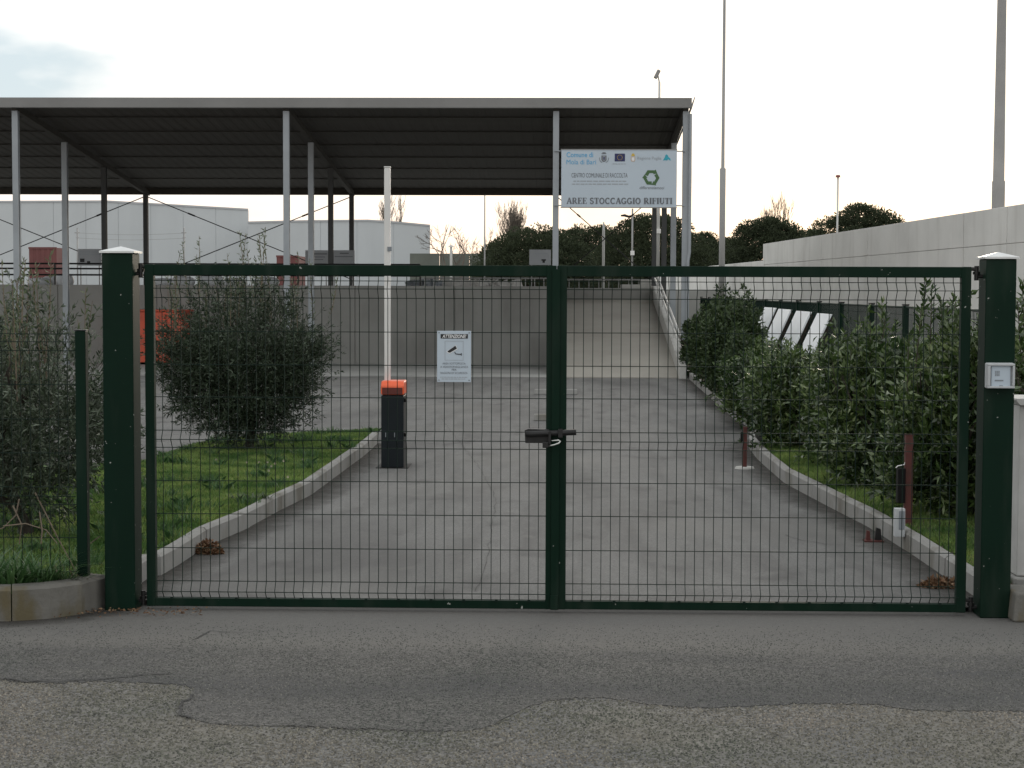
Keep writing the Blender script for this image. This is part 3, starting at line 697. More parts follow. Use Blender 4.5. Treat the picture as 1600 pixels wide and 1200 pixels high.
hall('white_hall', 'white prefabricated hall with low gabled roof behind the canopy columns', 128, [(-420, 352), (-60, 314), (165, 313), (388, 326)], 45, 2.5)
hall('white_hall', 'lower white hall with shallow arched roof right of the gabled hall', 124, [(387, 346), (470, 344), (575, 343), (620, 346), (672, 351)], 30, 2.5)
fw = thing('boundary_wall', 'low dark boundary wall far behind, between the lower white hall and the pines', 'wall', (-6, Zg(120), PZ))
y_ = Zg(118); q0, q1 = P(640, 396, Y=y_), P(780, 397, Y=y_)
nn = 3
for i in range(nn):
    xa_, xb_ = q0.x + (q1.x - q0.x) * i / nn, q0.x + (q1.x - q0.x) * (i + 1) / nn
    MB().box((xa_ + 0.02, y_, PZ - 0.02), (xb_ - 0.02, y_ + 0.3, q0.z)).build('panel', 'far_wall_mat', fw)

# ================================================================== GATE
GY = 0.0
def gx(px, y=680): return P(px, y, Y=GY).x
def gz(py, px=870): return P(px, py, Y=GY).z
GT, GB = gz(415), gz(951)
print('gate z', GB, GT)
def gate_post(label, xa, xb, ztop):
    xc = (xa + xb) / 2; h = (xb - xa) / 2
    t = thing('gate_post', label, 'gate post', (xc, GY, -0.02), 'square steel posts of the driveway gate')
    MB().box((xa, GY - h, -0.03), (xb, GY + h, ztop)).build('post', 'green_paint', t, bevel=0.006)
    c = h + 0.012
    MB().add([(xc-c, GY-c, ztop+0.001), (xc+c, GY-c, ztop+0.001), (xc+c, GY+c, ztop+0.001), (xc-c, GY+c, ztop+0.001),
              (xc-c, GY-c, ztop+0.012), (xc+c, GY-c, ztop+0.012), (xc+c, GY+c, ztop+0.012), (xc-c, GY+c, ztop+0.012), (xc, GY, ztop+0.04)],
             [(0,3,2,1), (0,1,5,4), (1,2,6,5), (2,3,7,6), (3,0,4,7), (4,5,8), (5,6,8), (6,7,8), (7,4,8)]).build('cap', 'cap_metal', t)
    return t
lp0, lp1 = P(161.5, 680, Y=-0.085).x, P(209, 680, Y=-0.085).x
rp0, rp1 = P(1536.5, 680, Y=-0.085).x, P(1584, 680, Y=-0.085).x
gate_post('square dark green gate post standing beside the lawn kerb', lp0, lp1, gz(398))
gate_post('square dark green gate post carrying the intercom box', rp0, rp1, gz(403))

HZ_PX = [440, 452.5, 467, 520, 572, 623, 675.5, 689, 702.5, 754.5, 806.5, 860, 912, 927, 938]
HZ = [gz(y) for y in HZ_PX]
FOLD = {1, 7, 13}
def yfold(i): return -0.042 if i in FOLD else 0.0
def wire_panel(t, xa, xb, zs, folds, y, ztop, zbot, pitch, m='green_wire', r=0.0027):
    """welded mesh: every wire is a piece"""
    prof = []
    if ztop is not None: prof.append((0.0, ztop))
    for i, zz in enumerate(zs): prof.append((-0.042 if i in folds else 0.0, zz))
    if zbot is not None: prof.append((0.0, zbot))
    me = MB().path([(0, yy, zz) for yy, zz in prof], r, 4).mesh('vertical_wire')
    n = int(round((xb - xa) / pitch))
    for q in range(1, n):
        ob = link('vertical_wire', me, m, t); x = xa + (xb - xa) * q / n
        ob.location = (x - t.location.x, y - t.location.y, -t.location.z); ob.matrix_parent_inverse = Matrix()
    me2 = MB().tube((xa, 0, 0), (xb, 0, 0), r * 1.1, n=4).mesh('horizontal_wire')
    for i, zz in enumerate(zs):
        ob = link('horizontal_wire', me2, m, t)
        ob.location = (-t.location.x, y + (-0.042 if i in folds else 0.0) - 0.004 - t.location.y, zz - t.location.z); ob.matrix_parent_inverse = Matrix()

def leaf(label, xa, xb, hinge_side):
    t = thing('gate_leaf', label, 'gate', ((xa + xb) / 2, GY, GB))
    st = gx(242) - gx(228)                      # stile width
    d = 0.025
    if hinge_side < 0: s0, s1 = st, gx(868.5) - gx(853)
    else: s0, s1 = gx(885) - gx(869.5), gx(1511) - gx(1496)
    MB().box((xa, GY - d, GB), (xa + s0, GY + d, GT)).build('stile', 'green_paint', t, bevel=0.003)
    MB().box((xb - s1, GY - d, GB), (xb, GY + d, GT)).build('stile', 'green_paint', t, bevel=0.003)
    th = gz(413) - gz(430); bh = gz(938) - gz(951)
    MB().box((xa + s0 - 0.001, GY - d + 0.002, GT - th), (xb - s1 + 0.001, GY + d - 0.002, GT - 0.001)).build('top_rail', 'green_paint', t, bevel=0.003)
    MB().box((xa + s0 - 0.001, GY - d + 0.002, GB + 0.001), (xb - s1 + 0.001, GY + d - 0.002, GB + bh)).build('bottom_rail', 'green_paint', t, bevel=0.003)
    wire_panel(t, xa + s0 - 0.012, xb - s1 + 0.012, HZ, FOLD, GY + 0.005, GT - th + 0.005, GB + bh - 0.005, 0.0525)
    for q in range(12):                          # clips that hold the mesh on the bottom rail
        cx = xa + s0 + (xb - xa - s0 - s1) * (q + 0.5) / 12
        MB().box((cx - 0.008, GY - d - 0.006, GB + bh - 0.006), (cx + 0.008, GY - d + 0.0, GB + bh + 0.008)).build('mesh_clip', 'green_wire', t)
    # hinges: an eye bolt on the post and a pin on the stile
    hx = xa if hinge_side < 0 else xb; px_ = lp1 if hinge_side < 0 else rp0
    for zz in (GT - 0.03, GB + 0.05):
        h = MB(); c = (hx + px_) / 2
        h.tube((c, GY, zz - 0.045), (c, GY, zz + 0.035), 0.013, n=10)
        h.tube((hx, GY, zz + 0.018), (c, GY, zz + 0.018), 0.011, n=8); h.tube((c, GY, zz - 0.022), (px_, GY, zz - 0.022), 0.011, n=8)
        h.tube((c, GY, zz - 0.012), (c, GY, zz + 0.004), 0.020, n=10)
        h.build('hinge', 'dark_metal', t)
    return t
gl = leaf('left gate leaf of green welded mesh carrying the camera warning sign', gx(229), gx(868.6), -1)
gr = leaf('right gate leaf of green welded mesh next to the intercom post', gx(869.4), gx(1512), 1)
MB().box((gx(868.6) - 0.025, GY - 0.036, GB + 0.0), (gx(868.6) + 0.02, GY - 0.027, GT - 0.02)).build('cover_strip', 'green_paint', gl, bevel=0.002)
MB().box((gx(861), GY - 0.045, -0.012), (gx(873), GY - 0.02, 0.07)).build('drop_bolt', 'green_paint', gl, bevel=0.003)
# latch housing and bolt
y0 = GY - 0.03
bolt = MB().tube((gx(822), y0 - 0.045, gz(677)), (gx(900), y0 - 0.045, gz(673.5)), 0.0165, n=12)
MB().prism([(gx(820), gz(671)), (gx(826), gz(669)), (gx(858), gz(670)), (gx(858), gz(691)), (gx(821), gz(691))], 'y', y0 - 0.03, y0 + 0.02).build('latch_box', 'dark_metal', gl, bevel=0.003)
bolt.build('latch_bolt', 'dark_metal', gl, smooth=True)
MB().box((gx(872), y0 - 0.066, gz(682)), (gx(879), y0 + 0.02, gz(669))).build('bolt_keeper', 'dark_metal', gr, bevel=0.003)
MB().box((gx(857), y0 - 0.068, gz(693)), (gx(861), y0 - 0.05, gz(672))).build('bolt_handle', 'dark_metal', gl, bevel=0.002)
pl = thing('padlock', 'dark padlock with a bright steel shackle hanging on the gate latch', 'padlock', (gx(855), y0 - 0.075, gz(694)))
MB().prism([(gx(848), gz(688)), (gx(857), gz(688)), (gx(857), gz(697)), (gx(848), gz(697))], 'y', y0 - 0.095, y0 - 0.066).build('body', 'dark_metal', pl, bevel=0.004)
MB().path([(gx(856), y0 - 0.08, gz(694.5)), (gx(866), y0 - 0.08, gz(692.5)), (gx(873), y0 - 0.08, gz(690)), (gx(875.5), y0 - 0.075, gz(687)), (gx(873), y0 - 0.07, gz(685.5)), (gx(862), y0 - 0.07, gz(686.5))], 0.005, 8).build('shackle', 'bright_steel', pl, smooth=True)

# ---- warning sign on the left leaf
SY = GY - 0.05
def sx(px): return P(px, 560, Y=SY).x
def sz(py): return P(710, py, Y=SY).z
ws = thing('warning_sign', 'small white warning sign with camera pictogram wired onto the gate', 'sign', (sx(710), SY, sz(597)))
MB().box((sx(683), SY, sz(597)), (sx(736), SY + 0.004, sz(517))).build('plate', 'white_board', ws, bevel=0.0015)
y1 = SY - 0.0015
def spoly(parent, pts, m, y, name='print', fx=None, fz=None):
    fx = fx or sx; fz = fz or sz
    MB().add([(fx(a), y, fz(b)) for a, b in pts], [tuple(range(len(pts)))]).build(name, m, parent)
spoly(ws, [(688.5, 529), (731, 529), (731, 522), (688.5, 522)], 'print_black', y1, 'black_band')
put_text('ATTENZIONE!', sx(691), sz(528), y1 - 0.0012, 0.026, 'print_white', ws, width=sx(728.5) - sx(691), shear=0.25, bold=0.0006)
for r in ((695, 532.6, 724, 533.2), (695, 562.4, 724, 563), (695, 532.6, 695.6, 563), (723.4, 532.6, 724, 563)):
    spoly(ws, [(r[0], r[3]), (r[2], r[3]), (r[2], r[1]), (r[0], r[1])], 'print_pale', y1, 'frame_line')
spoly(ws, [(697.5, 549.5), (711, 540), (712, 538.5), (715, 545.5), (703, 552.5), (699.5, 551.5)], 'print_white', y1, 'pictogram_halo')
spoly(ws, [(699, 549), (711.5, 540), (714, 544.5), (703, 551.2), (699.8, 550.2)], 'print_black', y1 - 0.001, 'pictogram')
for a in (((710.5, 550), (712, 553)), ((712, 553), (720.5, 553.5)), ((720.8, 551.6), (720.8, 555.6))):
    (u0, v0), (u1, v1) = a
    MB().bar((sx(u0), y1 - 0.0006, sz(v0)), (sx(u1), y1 - 0.0006, sz(v1)), 0.0012, 0.0045, up=(0, 0, 1) if u0 != u1 else (1, 0, 0)).build('pictogram_bracket', 'print_black', ws)
for s_, xa, xb, yb in (('AREA SOTTOPOSTA', 691.5, 727.5, 569.6), ('A VIDEOSORVEGLIANZA', 688, 731.5, 574.8), ('PER', 706, 713.5, 579.2), ('RAGIONI DI SICUREZZA', 688.5, 730.5, 584.3)):
    put_text(s_, sx(xa), sz(yb), y1, 0.0165, 'print_grey', ws, width=sx(xb) - sx(xa))
for xa, xb, yb in ((688, 731, 588.8), (690, 729, 591.6)):
    x = xa
    while x < xb - 2:                         # small print too fine to read
        w = random.uniform(2, 5); w = min(w, xb - x)
        spoly(ws, [(x, yb + 1.2), (x + w, yb + 1.2), (x + w, yb), (x, yb)], 'print_pale', y1, 'small_print'); x += w + 0.9
for a, b in ((686, 520), (733, 520), (686, 594), (733, 594)):
    MB().tube((sx(a), y1 - 0.002, sz(b)), (sx(a), SY + 0.05, sz(b)), 0.003, n=8).build('rivet', 'dark_metal', ws)

# ---- intercom box on the right post
IY = GY - (rp1 - rp0) / 2
def ix(px): return P(px, 585, Y=IY - 0.04).x
def iz(py): return P(1562, py, Y=IY - 0.04).z
ic = thing('intercom', 'pale grey intercom box screwed to the green gate post', 'intercom', (ix(1562), IY, iz(608)))
MB().box((ix(1541), IY - 0.035, iz(607)), (ix(1585), IY - 0.0005, iz(567))).build('housing', 'grey_plastic', ic, bevel=0.008)
def ring(px0, px1, py0, py1, w, y0_, y1_):
    a, b, c, d = ix(px0), ix(px1), iz(py1), iz(py0); mb = MB()
    mb.box((a, y0_, d - w), (b, y1_, d)); mb.box((a, y0_, c), (b, y1_, c + w)); mb.box((a, y0_, c + w + 0.0004), (a + w * 1.3, y1_, d - w - 0.0004)); mb.box((b - w, y0_, c + w + 0.0004), (b, y1_, d - w - 0.0004)); return mb
ring(1542, 1584.5, 568, 606.5, 0.012, IY - 0.062, IY - 0.0355).build('hood', 'grey_plastic', ic, bevel=0.003)
MB().box((ix(1548.5), IY - 0.046, iz(604)), (ix(1578.5), IY - 0.0356, iz(571.5))).build('door', 'white_board', ic, bevel=0.003)
for r_ in range(4):
    for c_ in range(3):
        MB().box((ix(1554.2 + c_ * 2.6), IY - 0.0475, iz(580.8 + r_ * 2.2)), (ix(1556.2 + c_ * 2.6), IY - 0.0462, iz(579.4 + r_ * 2.2))).build('speaker_slot', 'grey_plastic_dark', ic)
MB().box((ix(1554), IY - 0.0475, iz(595.6)), (ix(1567.5), IY - 0.0462, iz(593.4))).build('name_plate', 'grey_plastic_dark', ic)
MB().prism([(ix(1560), iz(604)), (ix(1568), iz(604)), (ix(1566.5), iz(602.4)), (ix(1561.5), iz(602.4))], 'y', IY - 0.0485, IY - 0.0465).build('finger_notch', 'dark_metal', ic)

# ---- white pillar at the far right with its concrete foot
wpY = 0.30
wpx = lambda px: P(px, 700, Y=wpY).x
wpz = lambda py: P(1590, py, Y=wpY).z
wp = thing('meter_pillar', 'white stone pillar with a moulded cap right of the intercom post', 'pillar', (wpx(1630), wpY, 0))
MB().box((wpx(1592), wpY, wpz(900)), (wpx(1680), wpY + 0.3, wpz(634))).build('shaft', 'marble_white', wp, bevel=0.006)
MB().prism([(wpx(1583), wpz(622)), (wpx(1583), wpz(625)), (wpx(1590), wpz(633)), (wpx(1682), wpz(633)), (wpx(1689), wpz(625)), (wpx(1689), wpz(622))], 'y', wpY - 0.04, wpY + 0.34).build('cap', 'marble_white', wp, bevel=0.003)
MB().box((wpx(1586), wpY - 0.06, -0.05), (wpx(1690), wpY + 0.36, wpz(901))).build('foot', 'kerb_mat', wp, bevel=0.01)
cb = thing('kerb_block', 'rough brownish concrete kerb block at the foot of the intercom post', 'kerb block', (P(1600, 960, Y=-0.12).x, -0.12, -0.03))
MB().hexa([(P(1583, 985, Y=-0.2).x, -0.2, -0.03), (P(1680, 985, Y=-0.2).x, -0.2, -0.03), (P(1680, 985, Y=-0.2).x, 0.1, -0.03), (P(1583, 985, Y=-0.2).x, 0.1, -0.03)],
          [(P(1587, 985, Y=-0.2).x, -0.19, 0.13), (P(1680, 985, Y=-0.2).x, -0.19, 0.13), (P(1680, 985, Y=-0.2).x, 0.1, 0.13), (P(1587, 985, Y=-0.2).x, 0.1, 0.13)]).build('stone', 'kerb_front_mat', cb, bevel=0.012)

# ================================================================== FENCES
fl = thing('mesh_fence', 'low green welded mesh fence with one post on the street kerb', 'fence', (-2.65, 0.0, 0.15))
fp0, fp1 = gx(120.5), gx(137)
fz = lambda py: P(128, py, Y=0.0).z
MB().box((fp0, -0.03, 0.10), (fp1, 0.03, fz(517))).build('post', 'green_paint', fl, bevel=0.004)
MB().box((fp0 - 0.003, -0.033, fz(517) + 0.001), (fp1 + 0.003, 0.033, fz(515))).build('post_cap', 'dark_metal', fl, bevel=0.003)
lz = [fz(y) for y in (522, 534, 548, 601, 655, 708, 761, 774, 788, 840, 893)]
wire_panel(fl, fp0 - 2.5, fp0 + 0.002, lz, {1, 7}, 0.0, fz(514), fz(902), 0.0535)

fr = thing('mesh_fence', 'long green mesh fence with posts behind the right hand shrubs', 'fence', (3.95, 15, 0.1))
FX = 3.95
fpx = [1552, 1478, 1415, 1362, 1315, 1280, 1247, 1220, 1197]
fy = [P(px, 480, X=FX).y for px in fpx]
fy = [y for y in fy]
while fy[-1] < Zg(47): fy.append(fy[-1] + 2.45)
me = MB().box((-0.03, -0.03, 0.05), (0.03, 0.03, 1.62)).mesh('post')
mc = MB().box((-0.036, -0.036, 1.621), (0.036, 0.036, 1.64)).mesh('post_cap')
for y in fy:
    p_ = link('post', me, 'green_paint', fr); p_.location = (FX - fr.location.x, y - fr.location.y, -fr.location.z); p_.matrix_parent_inverse = Matrix()
    c_ = link('post_cap', mc, 'dark_metal', p_); c_.location = (0, 0, 0); c_.matrix_parent_inverse = Matrix()
for y0_, y1_ in zip(fy[:-1], fy[1:]):
    L = y1_ - y0_; mb = MB(); n = int(L / 0.055)
    for q in range(n): mb.tube((FX, y0_ + 0.03 + (L - 0.06) * q / n, 0.12), (FX, y0_ + 0.03 + (L - 0.06) * q / n, 1.60), 0.0048, n=3, cap=False)
    for zz in (0.15, 0.35, 0.55, 0.75, 0.95, 1.15, 1.35, 1.52, 1.595): mb.tube((FX + 0.005, y0_ + 0.03, zz), (FX + 0.005, y1_ - 0.03, zz), 0.004, n=4, cap=False)
    o = mb.build('wire_mesh', 'green_wire', fr); tag(o, kind='stuff')
    MB().tube((FX, y0_ + 0.03, 1.605), (FX, y1_ - 0.03, 1.605), 0.014, n=6).build('top_rail', 'green_paint', fr)

# ================================================================== SIGN BOARD ON THE CANOPY
BY = RYs[0] - 0.13
bx_ = lambda px: P(px, 280, Y=BY).x
bz_ = lambda py: P(967, py, Y=BY).z
sb = thing('sign_board', 'large white information board fixed between two canopy columns', 'sign board', (bx_(967), BY, bz_(325)))
MB().box((bx_(877), BY, bz_(324.5)), (bx_(1057.5), BY + 0.02, bz_(233))).build('board', 'white_board', sb, bevel=0.003)
fr_ = MB()
for a in ((876, 1058, 233, 234.4), (876, 1058, 323.4, 325)): fr_.box((bx_(a[0]), BY - 0.008, bz_(a[3])), (bx_(a[1]), BY + 0.03, bz_(a[2])))
fr_.build('frame', 'gutter_metal', sb)
for py in (236, 321):
    MB().tube((bx_(866), BY + 0.04, bz_(py)), (bx_(1070), BY + 0.04, bz_(py)), 0.014, n=6).build('support_rail', 'galvanised', sb)
by = BY - 0.004
W_ = lambda a, b: bx_(b) - bx_(a)
put_text('Comune di', bx_(885), bz_(245.5), by, 0.145, 'print_blue', sb, width=W_(885, 926.5), bold=0.0016)
put_text('Mola di Bari', bx_(885), bz_(256.8), by, 0.145, 'print_blue', sb, width=W_(885, 931), bold=0.0)
bp = lambda pts, m, name='print', dy=0.0: spoly(sb, pts, m, by - dy, name, bx_, bz_)
def brect(a, b, c, d, m, name='print', dy=0.0): bp([(a, d), (b, d), (b, c), (a, c)], m, name, dy)
# coat of arms: shield with tower, crown above, two branches
brect(941, 946, 238, 239.6, 'print_grey', 'crest_crown'); brect(939.6, 947.2, 239.8, 240.8, 'print_grey', 'crest_crown')
bp([(939.5, 243), (947.5, 243), (947.5, 250), (946, 252), (943.5, 253.4), (941, 252), (939.5, 250)], 'print_grey', 'crest_shield')
bp([(941.6, 244.2), (945.6, 244.2), (945.6, 250), (943.6, 251.6), (941.6, 250)], 'print_pale', 'crest_field', 0.002)
brect(942.6, 944.6, 245, 250, 'print_navy', 'crest_tower', 0.004)
for s in (-1, 1):
    for q in range(5):
        a = 0.15 + q * 0.28; cx, cz = 943.5 + s * 7.0 * math.cos(a * 0.95 - 0.15), 246 + 8.0 * math.sin(a)
        bp([(cx - 0.9, cz), (cx, cz + 0.9), (cx + 0.9, cz), (cx, cz - 0.9)], 'print_grey', 'crest_leaf')
# blue flag with a ring of stars
brect(960.3, 976.3, 240, 252.2, 'print_navy', 'flag')
for q in range(12):
    a = q * math.pi / 6; cx, cz = 968.3 + 3.9 * math.sin(a), 246.1 + 3.9 * math.cos(a); pts = []
    for k in range(10):
        r = (0.75 if k % 2 == 0 else 0.32); b = k * math.pi / 5; pts.append((cx + r * math.sin(b), cz - r * math.cos(b)))
    bp(pts, 'print_yellow', 'flag_star', 0.002)
x = 957
while x < 978: brect(x, x + 3.4, 255.6, 256.6, 'print_pale', 'small_print'); x += 4.3
# second crest and lettering
bp([(985.5, 244.5), (992.3, 244.5), (992.3, 250.5), (991, 252.6), (986.8, 252.6), (985.5, 250.5)], 'print_cream', 'crest_shield')
bp([(986.8, 246), (991, 246), (991, 250), (989, 251.6), (986.8, 250)], 'print_white', 'crest_field', 0.002)
brect(986.2, 991.6, 241.5, 243.8, 'print_yellow', 'crest_crown'); brect(987.4, 990.4, 239.8, 241.4, 'print_yellow', 'crest_crown')
put_text('Regione Puglia', bx_(995.5), bz_(249.2), by, 0.09, 'print_pale', sb, width=W_(995.5, 1033))
# teal emblem: two overlapping peaks
bp([(1035.5, 250.8), (1038.5, 245.5), (1039.5, 242.2), (1041.3, 241), (1043, 242.6), (1044.3, 245.6), (1046.4, 246.6), (1048, 250.8), (1045.5, 250.2), (1044, 248.6), (1042, 250.6), (1039, 250.2)], 'print_teal', 'emblem')
put_text('CENTRO COMUNALE DI RACCOLTA', bx_(893), bz_(277.4), by, 0.135, 'print_grey', sb, width=W_(893, 980.5))
for xa, xb, yc in ((896, 978.5, 283), (894, 981.5, 287.6)):
    x = xa
    while x < xb - 1:
        w = min(random.uniform(3.5, 10), xb - x); brect(x, x + w, yc - 0.7, yc + 0.9, 'print_pale', 'small_print'); x += w + 1.3
# recycling mark: three folded arrows
cx0, cz0 = 1017.6, 277.4
for q in range(3):
    a = q * 2 * math.pi / 3
    def rt(u, v): return (cx0 + u * math.cos(a) - v * math.sin(a), cz0 + u * math.sin(a) + v * math.cos(a))
    bp([rt(*p) for p in ((-10.2, -4.8), (-6.0, -11.4), (5.4, -11.4), (6.8, -12.6), (9.4, -6.2), (2.6, -5.4), (3.6, -7.0), (-2.8, -7.0), (-5.6, -2.2))], 'print_green', 'recycling_arrow')
put_text('differenziamoci', bx_(999.4), bz_(295.4), by, 0.085, 'print_grey', sb, width=W_(999.4, 1038), shear=0.2)
# bottom line in serif capitals, drawn with strokes
def stroke(mb, pts, w, X, Zc, s):
    for (u0, v0), (u1, v1) in zip(pts[:-1], pts[1:]):
        a, b = Vector((u0, v0)), Vector((u1, v1)); d = (b - a).normalized() if (b - a).length else Vector((1, 0)); nrm = Vector((-d.y, d.x)) * w / 2
        q = [a - nrm - d * 0.02, b - nrm + d * 0.02, b + nrm + d * 0.02, a + nrm - d * 0.02]
        dy = stroke.k * 0.00004; stroke.k += 1
        mb.add([(X + k.x * s, by - 0.0005 - dy, Zc + k.y * s) for k in q], [(0, 1, 2, 3)])
stroke.k = 0
def arc(cx, cy, rx, ry, a0, a1, n=9): return [(cx + rx * math.cos(R(a0 + (a1 - a0) * i / n)), cy + ry * math.sin(R(a0 + (a1 - a0) * i / n))) for i in range(n + 1)]
T, S = 0.17, 0.055
GL = {
 'A': (0.78, [([(0.10, 0.03), (0.38, 1)], .08), ([(0.40, 1), (0.68, 0.03)], T), ([(0.2, .36), (.58, .36)], S), ([(0, .03), (.24, .03)], S), ([(.52, .03), (.80, .03)], S)]),
 'R': (0.78, [([(.16, 0), (.16, 1)], T), (arc(.36, .73, .2, .24, 90, -90), .12), ([(.08, .97), (.36, .97)], S), ([(.16, .49), (.36, .49)], S), ([(.38, .48), (.66, .03)], T * .9), ([(.02, .03), (.32, .03)], S), ([(.58, .03), (.78, .03)], S)]),
 'E': (0.66, [([(.16, 0), (.16, 1)], T), ([(.02, .97), (.58, .97)], S), ([(.02, .03), (.60, .03)], S), ([(.2, .52), (.45, .52)], S), ([(.57, .99), (.57, .78)], S), ([(.60, .01), (.60, .24)], S), ([(.45, .40), (.45, .64)], S)]),
 'F': (0.62, [([(.16, 0), (.16, 1)], T), ([(.02, .97), (.58, .97)], S), ([(.02, .03), (.34, .03)], S), ([(.2, .52), (.45, .52)], S), ([(.57, .99), (.57, .78)], S), ([(.45, .40), (.45, .64)], S)]),
 'I': (0.36, [([(.17, 0), (.17, 1)], T), ([(.02, .97), (.32, .97)], S), ([(.02, .03), (.32, .03)], S)]),
 'T': (0.70, [([(.34, 0), (.34, 1)], T), ([(.03, .97), (.65, .97)], S), ([(.18, .03), (.50, .03)], S), ([(.03, .99), (.03, .76)], S), ([(.65, .99), (.65, .76)], S)]),
 'U': (0.76, [([(.15, 1), (.15, .32)], T), (arc(.38, .32, .23, .28, 180, 360), .11), ([(.61, .32), (.61, 1)], .07), ([(.02, .97), (.30, .97)], S), ([(.5, .97), (.73, .97)], S)]),
 'O': (0.80, [(arc(.38, .5, .31, .46, 0, 360, 16), .13)]),
 'C': (0.74, [(arc(.40, .5, .32, .46, 50, 310, 12), .13), ([(.60, .97), (.60, .72)], S), ([(.60, .03), (.60, .2)], S)]),
 'G': (0.80, [(arc(.40, .5, .32, .46, 50, 320, 12), .13), ([(.60, .97), (.60, .72)], S), ([(.62, .05), (.62, .42)], T), ([(.46, .42), (.76, .42)], S)]),
 'S': (0.60, [(arc(.28, .74, .20, .22, 30, 250, 8) + arc(.28, .27, .22, .24, 70, -150, 8), .13), ([(.46, .98), (.46, .76)], S), ([(.06, .02), (.06, .28)], S)]),
 ' ': (0.34, [])}
line = 'AREE STOCCAGGIO RIFIUTI'
tot = sum(GL[c][0] + 0.06 for c in line); X0, X1 = bx_(885.5), bx_(1051.5); s_h = bz_(309.2) - bz_(318.6); sxf = (X1 - X0) / (tot * s_h); x = X0
for c in line:
    w, st = GL[c]
    if st:
        mb = MB()
        for pts, ww in st: stroke(mb, pts, ww * 1.3, 0, 0, s_h)
        mb.v = [(x + vx * sxf, vy, bz_(318.6) + vz) for vx, vy, vz in mb.v]
        mb.build('letter', 'print_grey', sb)
    x += (w + 0.06) * s_h * sxf

# ================================================================== BARRIER
bb = P(613, 731, z=0.0); BYr = bb.y
gxx = lambda px, py=660: P(px, py, Y=BYr).x
gzz = lambda py: P(613, py, Y=BYr).z
br = thing('barrier', 'raised car park barrier with dark cabinet, orange hood and white boom', 'barrier', (bb.x, BYr, 0))
xa, xb = gxx(595.5), gxx(630.5); dpt = 0.34
MB().box((xa, BYr, 0.0), (xb, BYr + dpt, gzz(618))).build('cabinet', 'cabinet_paint', br, bevel=0.008)
MB().box((xa - 0.05, BYr - 0.06, -0.02), (xb + 0.05, BYr + dpt + 0.05, 0.006)).build('base_plate', 'black_plastic', br)
zt0, zt1 = gzz(617), gzz(595.5)
MB().prism([(BYr - 0.004, zt0), (BYr - 0.004, zt1 - 0.05), (BYr + 0.05, zt1), (BYr + dpt - 0.03, zt1), (BYr + dpt + 0.004, zt1 - 0.03), (BYr + dpt + 0.004, zt0)], 'x', xa - 0.004, xb + 0.004).build('hood', 'orange_plastic', br, bevel=0.014)
MB().box((xa + 0.01, BYr - 0.0075, zt0 + 0.006), (xb - 0.01, BYr - 0.0045, zt1 - 0.065)).build('hood_panel', 'dark_red_plastic', br, bevel=0.001)
xm0, xm1 = P(600.5, 400, Y=BYr + 0.17).x, P(610, 400, Y=BYr + 0.17).x
zbt = P(604, 262, Y=BYr + 0.17).z
MB().box((xm0, BYr + 0.15, zt1 - 0.02), (xm1, BYr + 0.21, zbt)).build('boom', 'boom_white', br, bevel=0.012)
MB().box((xm0 - 0.003, BYr + 0.147, zbt + 0.0005), (xm1 + 0.003, BYr + 0.213, zbt + 0.012)).build('boom_tip', 'boom_white', br, bevel=0.003)
MB().box((P(603, 388, Y=BYr).x, BYr + 0.142, P(606, 392, Y=BYr).z), (P(610, 388, Y=BYr).x, BYr + 0.1495, P(606, 385, Y=BYr).z)).build('reflector', 'grey_plastic_dark', br)
for zz in (gzz(680), gzz(626)): MB().box((xb, BYr + 0.05, zz - 0.018), (xb + 0.02, BYr + 0.09, zz + 0.018)).build('lock', 'black_plastic', br, bevel=0.004)
for px in (602, 616): MB().box((gxx(px), BYr - 0.004, gzz(683)), (gxx(px + 1.2), BYr - 0.0005, gzz(676))).build('vent_slot', 'grey_plastic_dark', br)

# ================================================================== SMALL THINGS IN THE YARD
def wheel_stop(label, px0, px1, py):
    a, b = P(px0, py, z=0), P(px1, py, z=0)
    t = MB().prism([(a.y - 0.09, 0.0), (a.y - 0.06, 0.09), (a.y + 0.06, 0.09), (a.y + 0.09, 0.0)], 'x', a.x, b.x).build('wheel_stop', 'kerb_mat', None, bevel=0.015)
    return tag(t, label, 'wheel stop')
wheel_stop('white concrete wheel stop lying on the yard in front of the ramp', 835, 902, 616)
wheel_stop('short white concrete wheel stop, second one out from the ramp', 834, 884, 657)

def rust_post(px, ptop, pbot, wpx, label, zb=0.0, push=1.0):
    b = P(px, pbot, z=zb); b = Vector((b.x * push, CAM.y + (b.y - CAM.y) * push, zb)); top = P(px, ptop, Y=b.y).z; w = wpx * (b.y - CAM.y) / F / 2
    t = thing('steel_post', label, 'post', (b.x, b.y, zb))
    MB().box((b.x - w, b.y - w, zb - 0.02), (b.x + w, b.y + w, top)).build('shaft', 'rust_red', t, bevel=0.003)
    MB().box((b.x - w - 0.003, b.y - w - 0.003, top + 0.0005), (b.x + w + 0.003, b.y + w + 0.003, top + 0.008)).build('lid', 'rust_red', t)
    return t, b, w, top
t, b, w, top = rust_post(1163.5, 668, 732, 6, 'rusty red photocell post standing in a pale concrete disc')
MB().tube((b.x, b.y, -0.01), (b.x, b.y, 0.018), 0.105, 0.09, n=20).build('footing', 'parapet_mat', t, smooth=False)
MB().box((b.x - w - 0.025, b.y - 0.03, top - 0.14), (b.x - w, b.y + 0.03, top - 0.04)).build('photocell', 'black_plastic', t, bevel=0.005)
t, b, w, top = rust_post(1418, 680, 831, 12, 'rusty red steel post with a black box beside the right hand shrubs', zb=KH - 0.04, push=1.02)
dz = lambda py: P(1410, py, Y=b.y).z
dx = lambda px: P(px, 760, Y=b.y).x
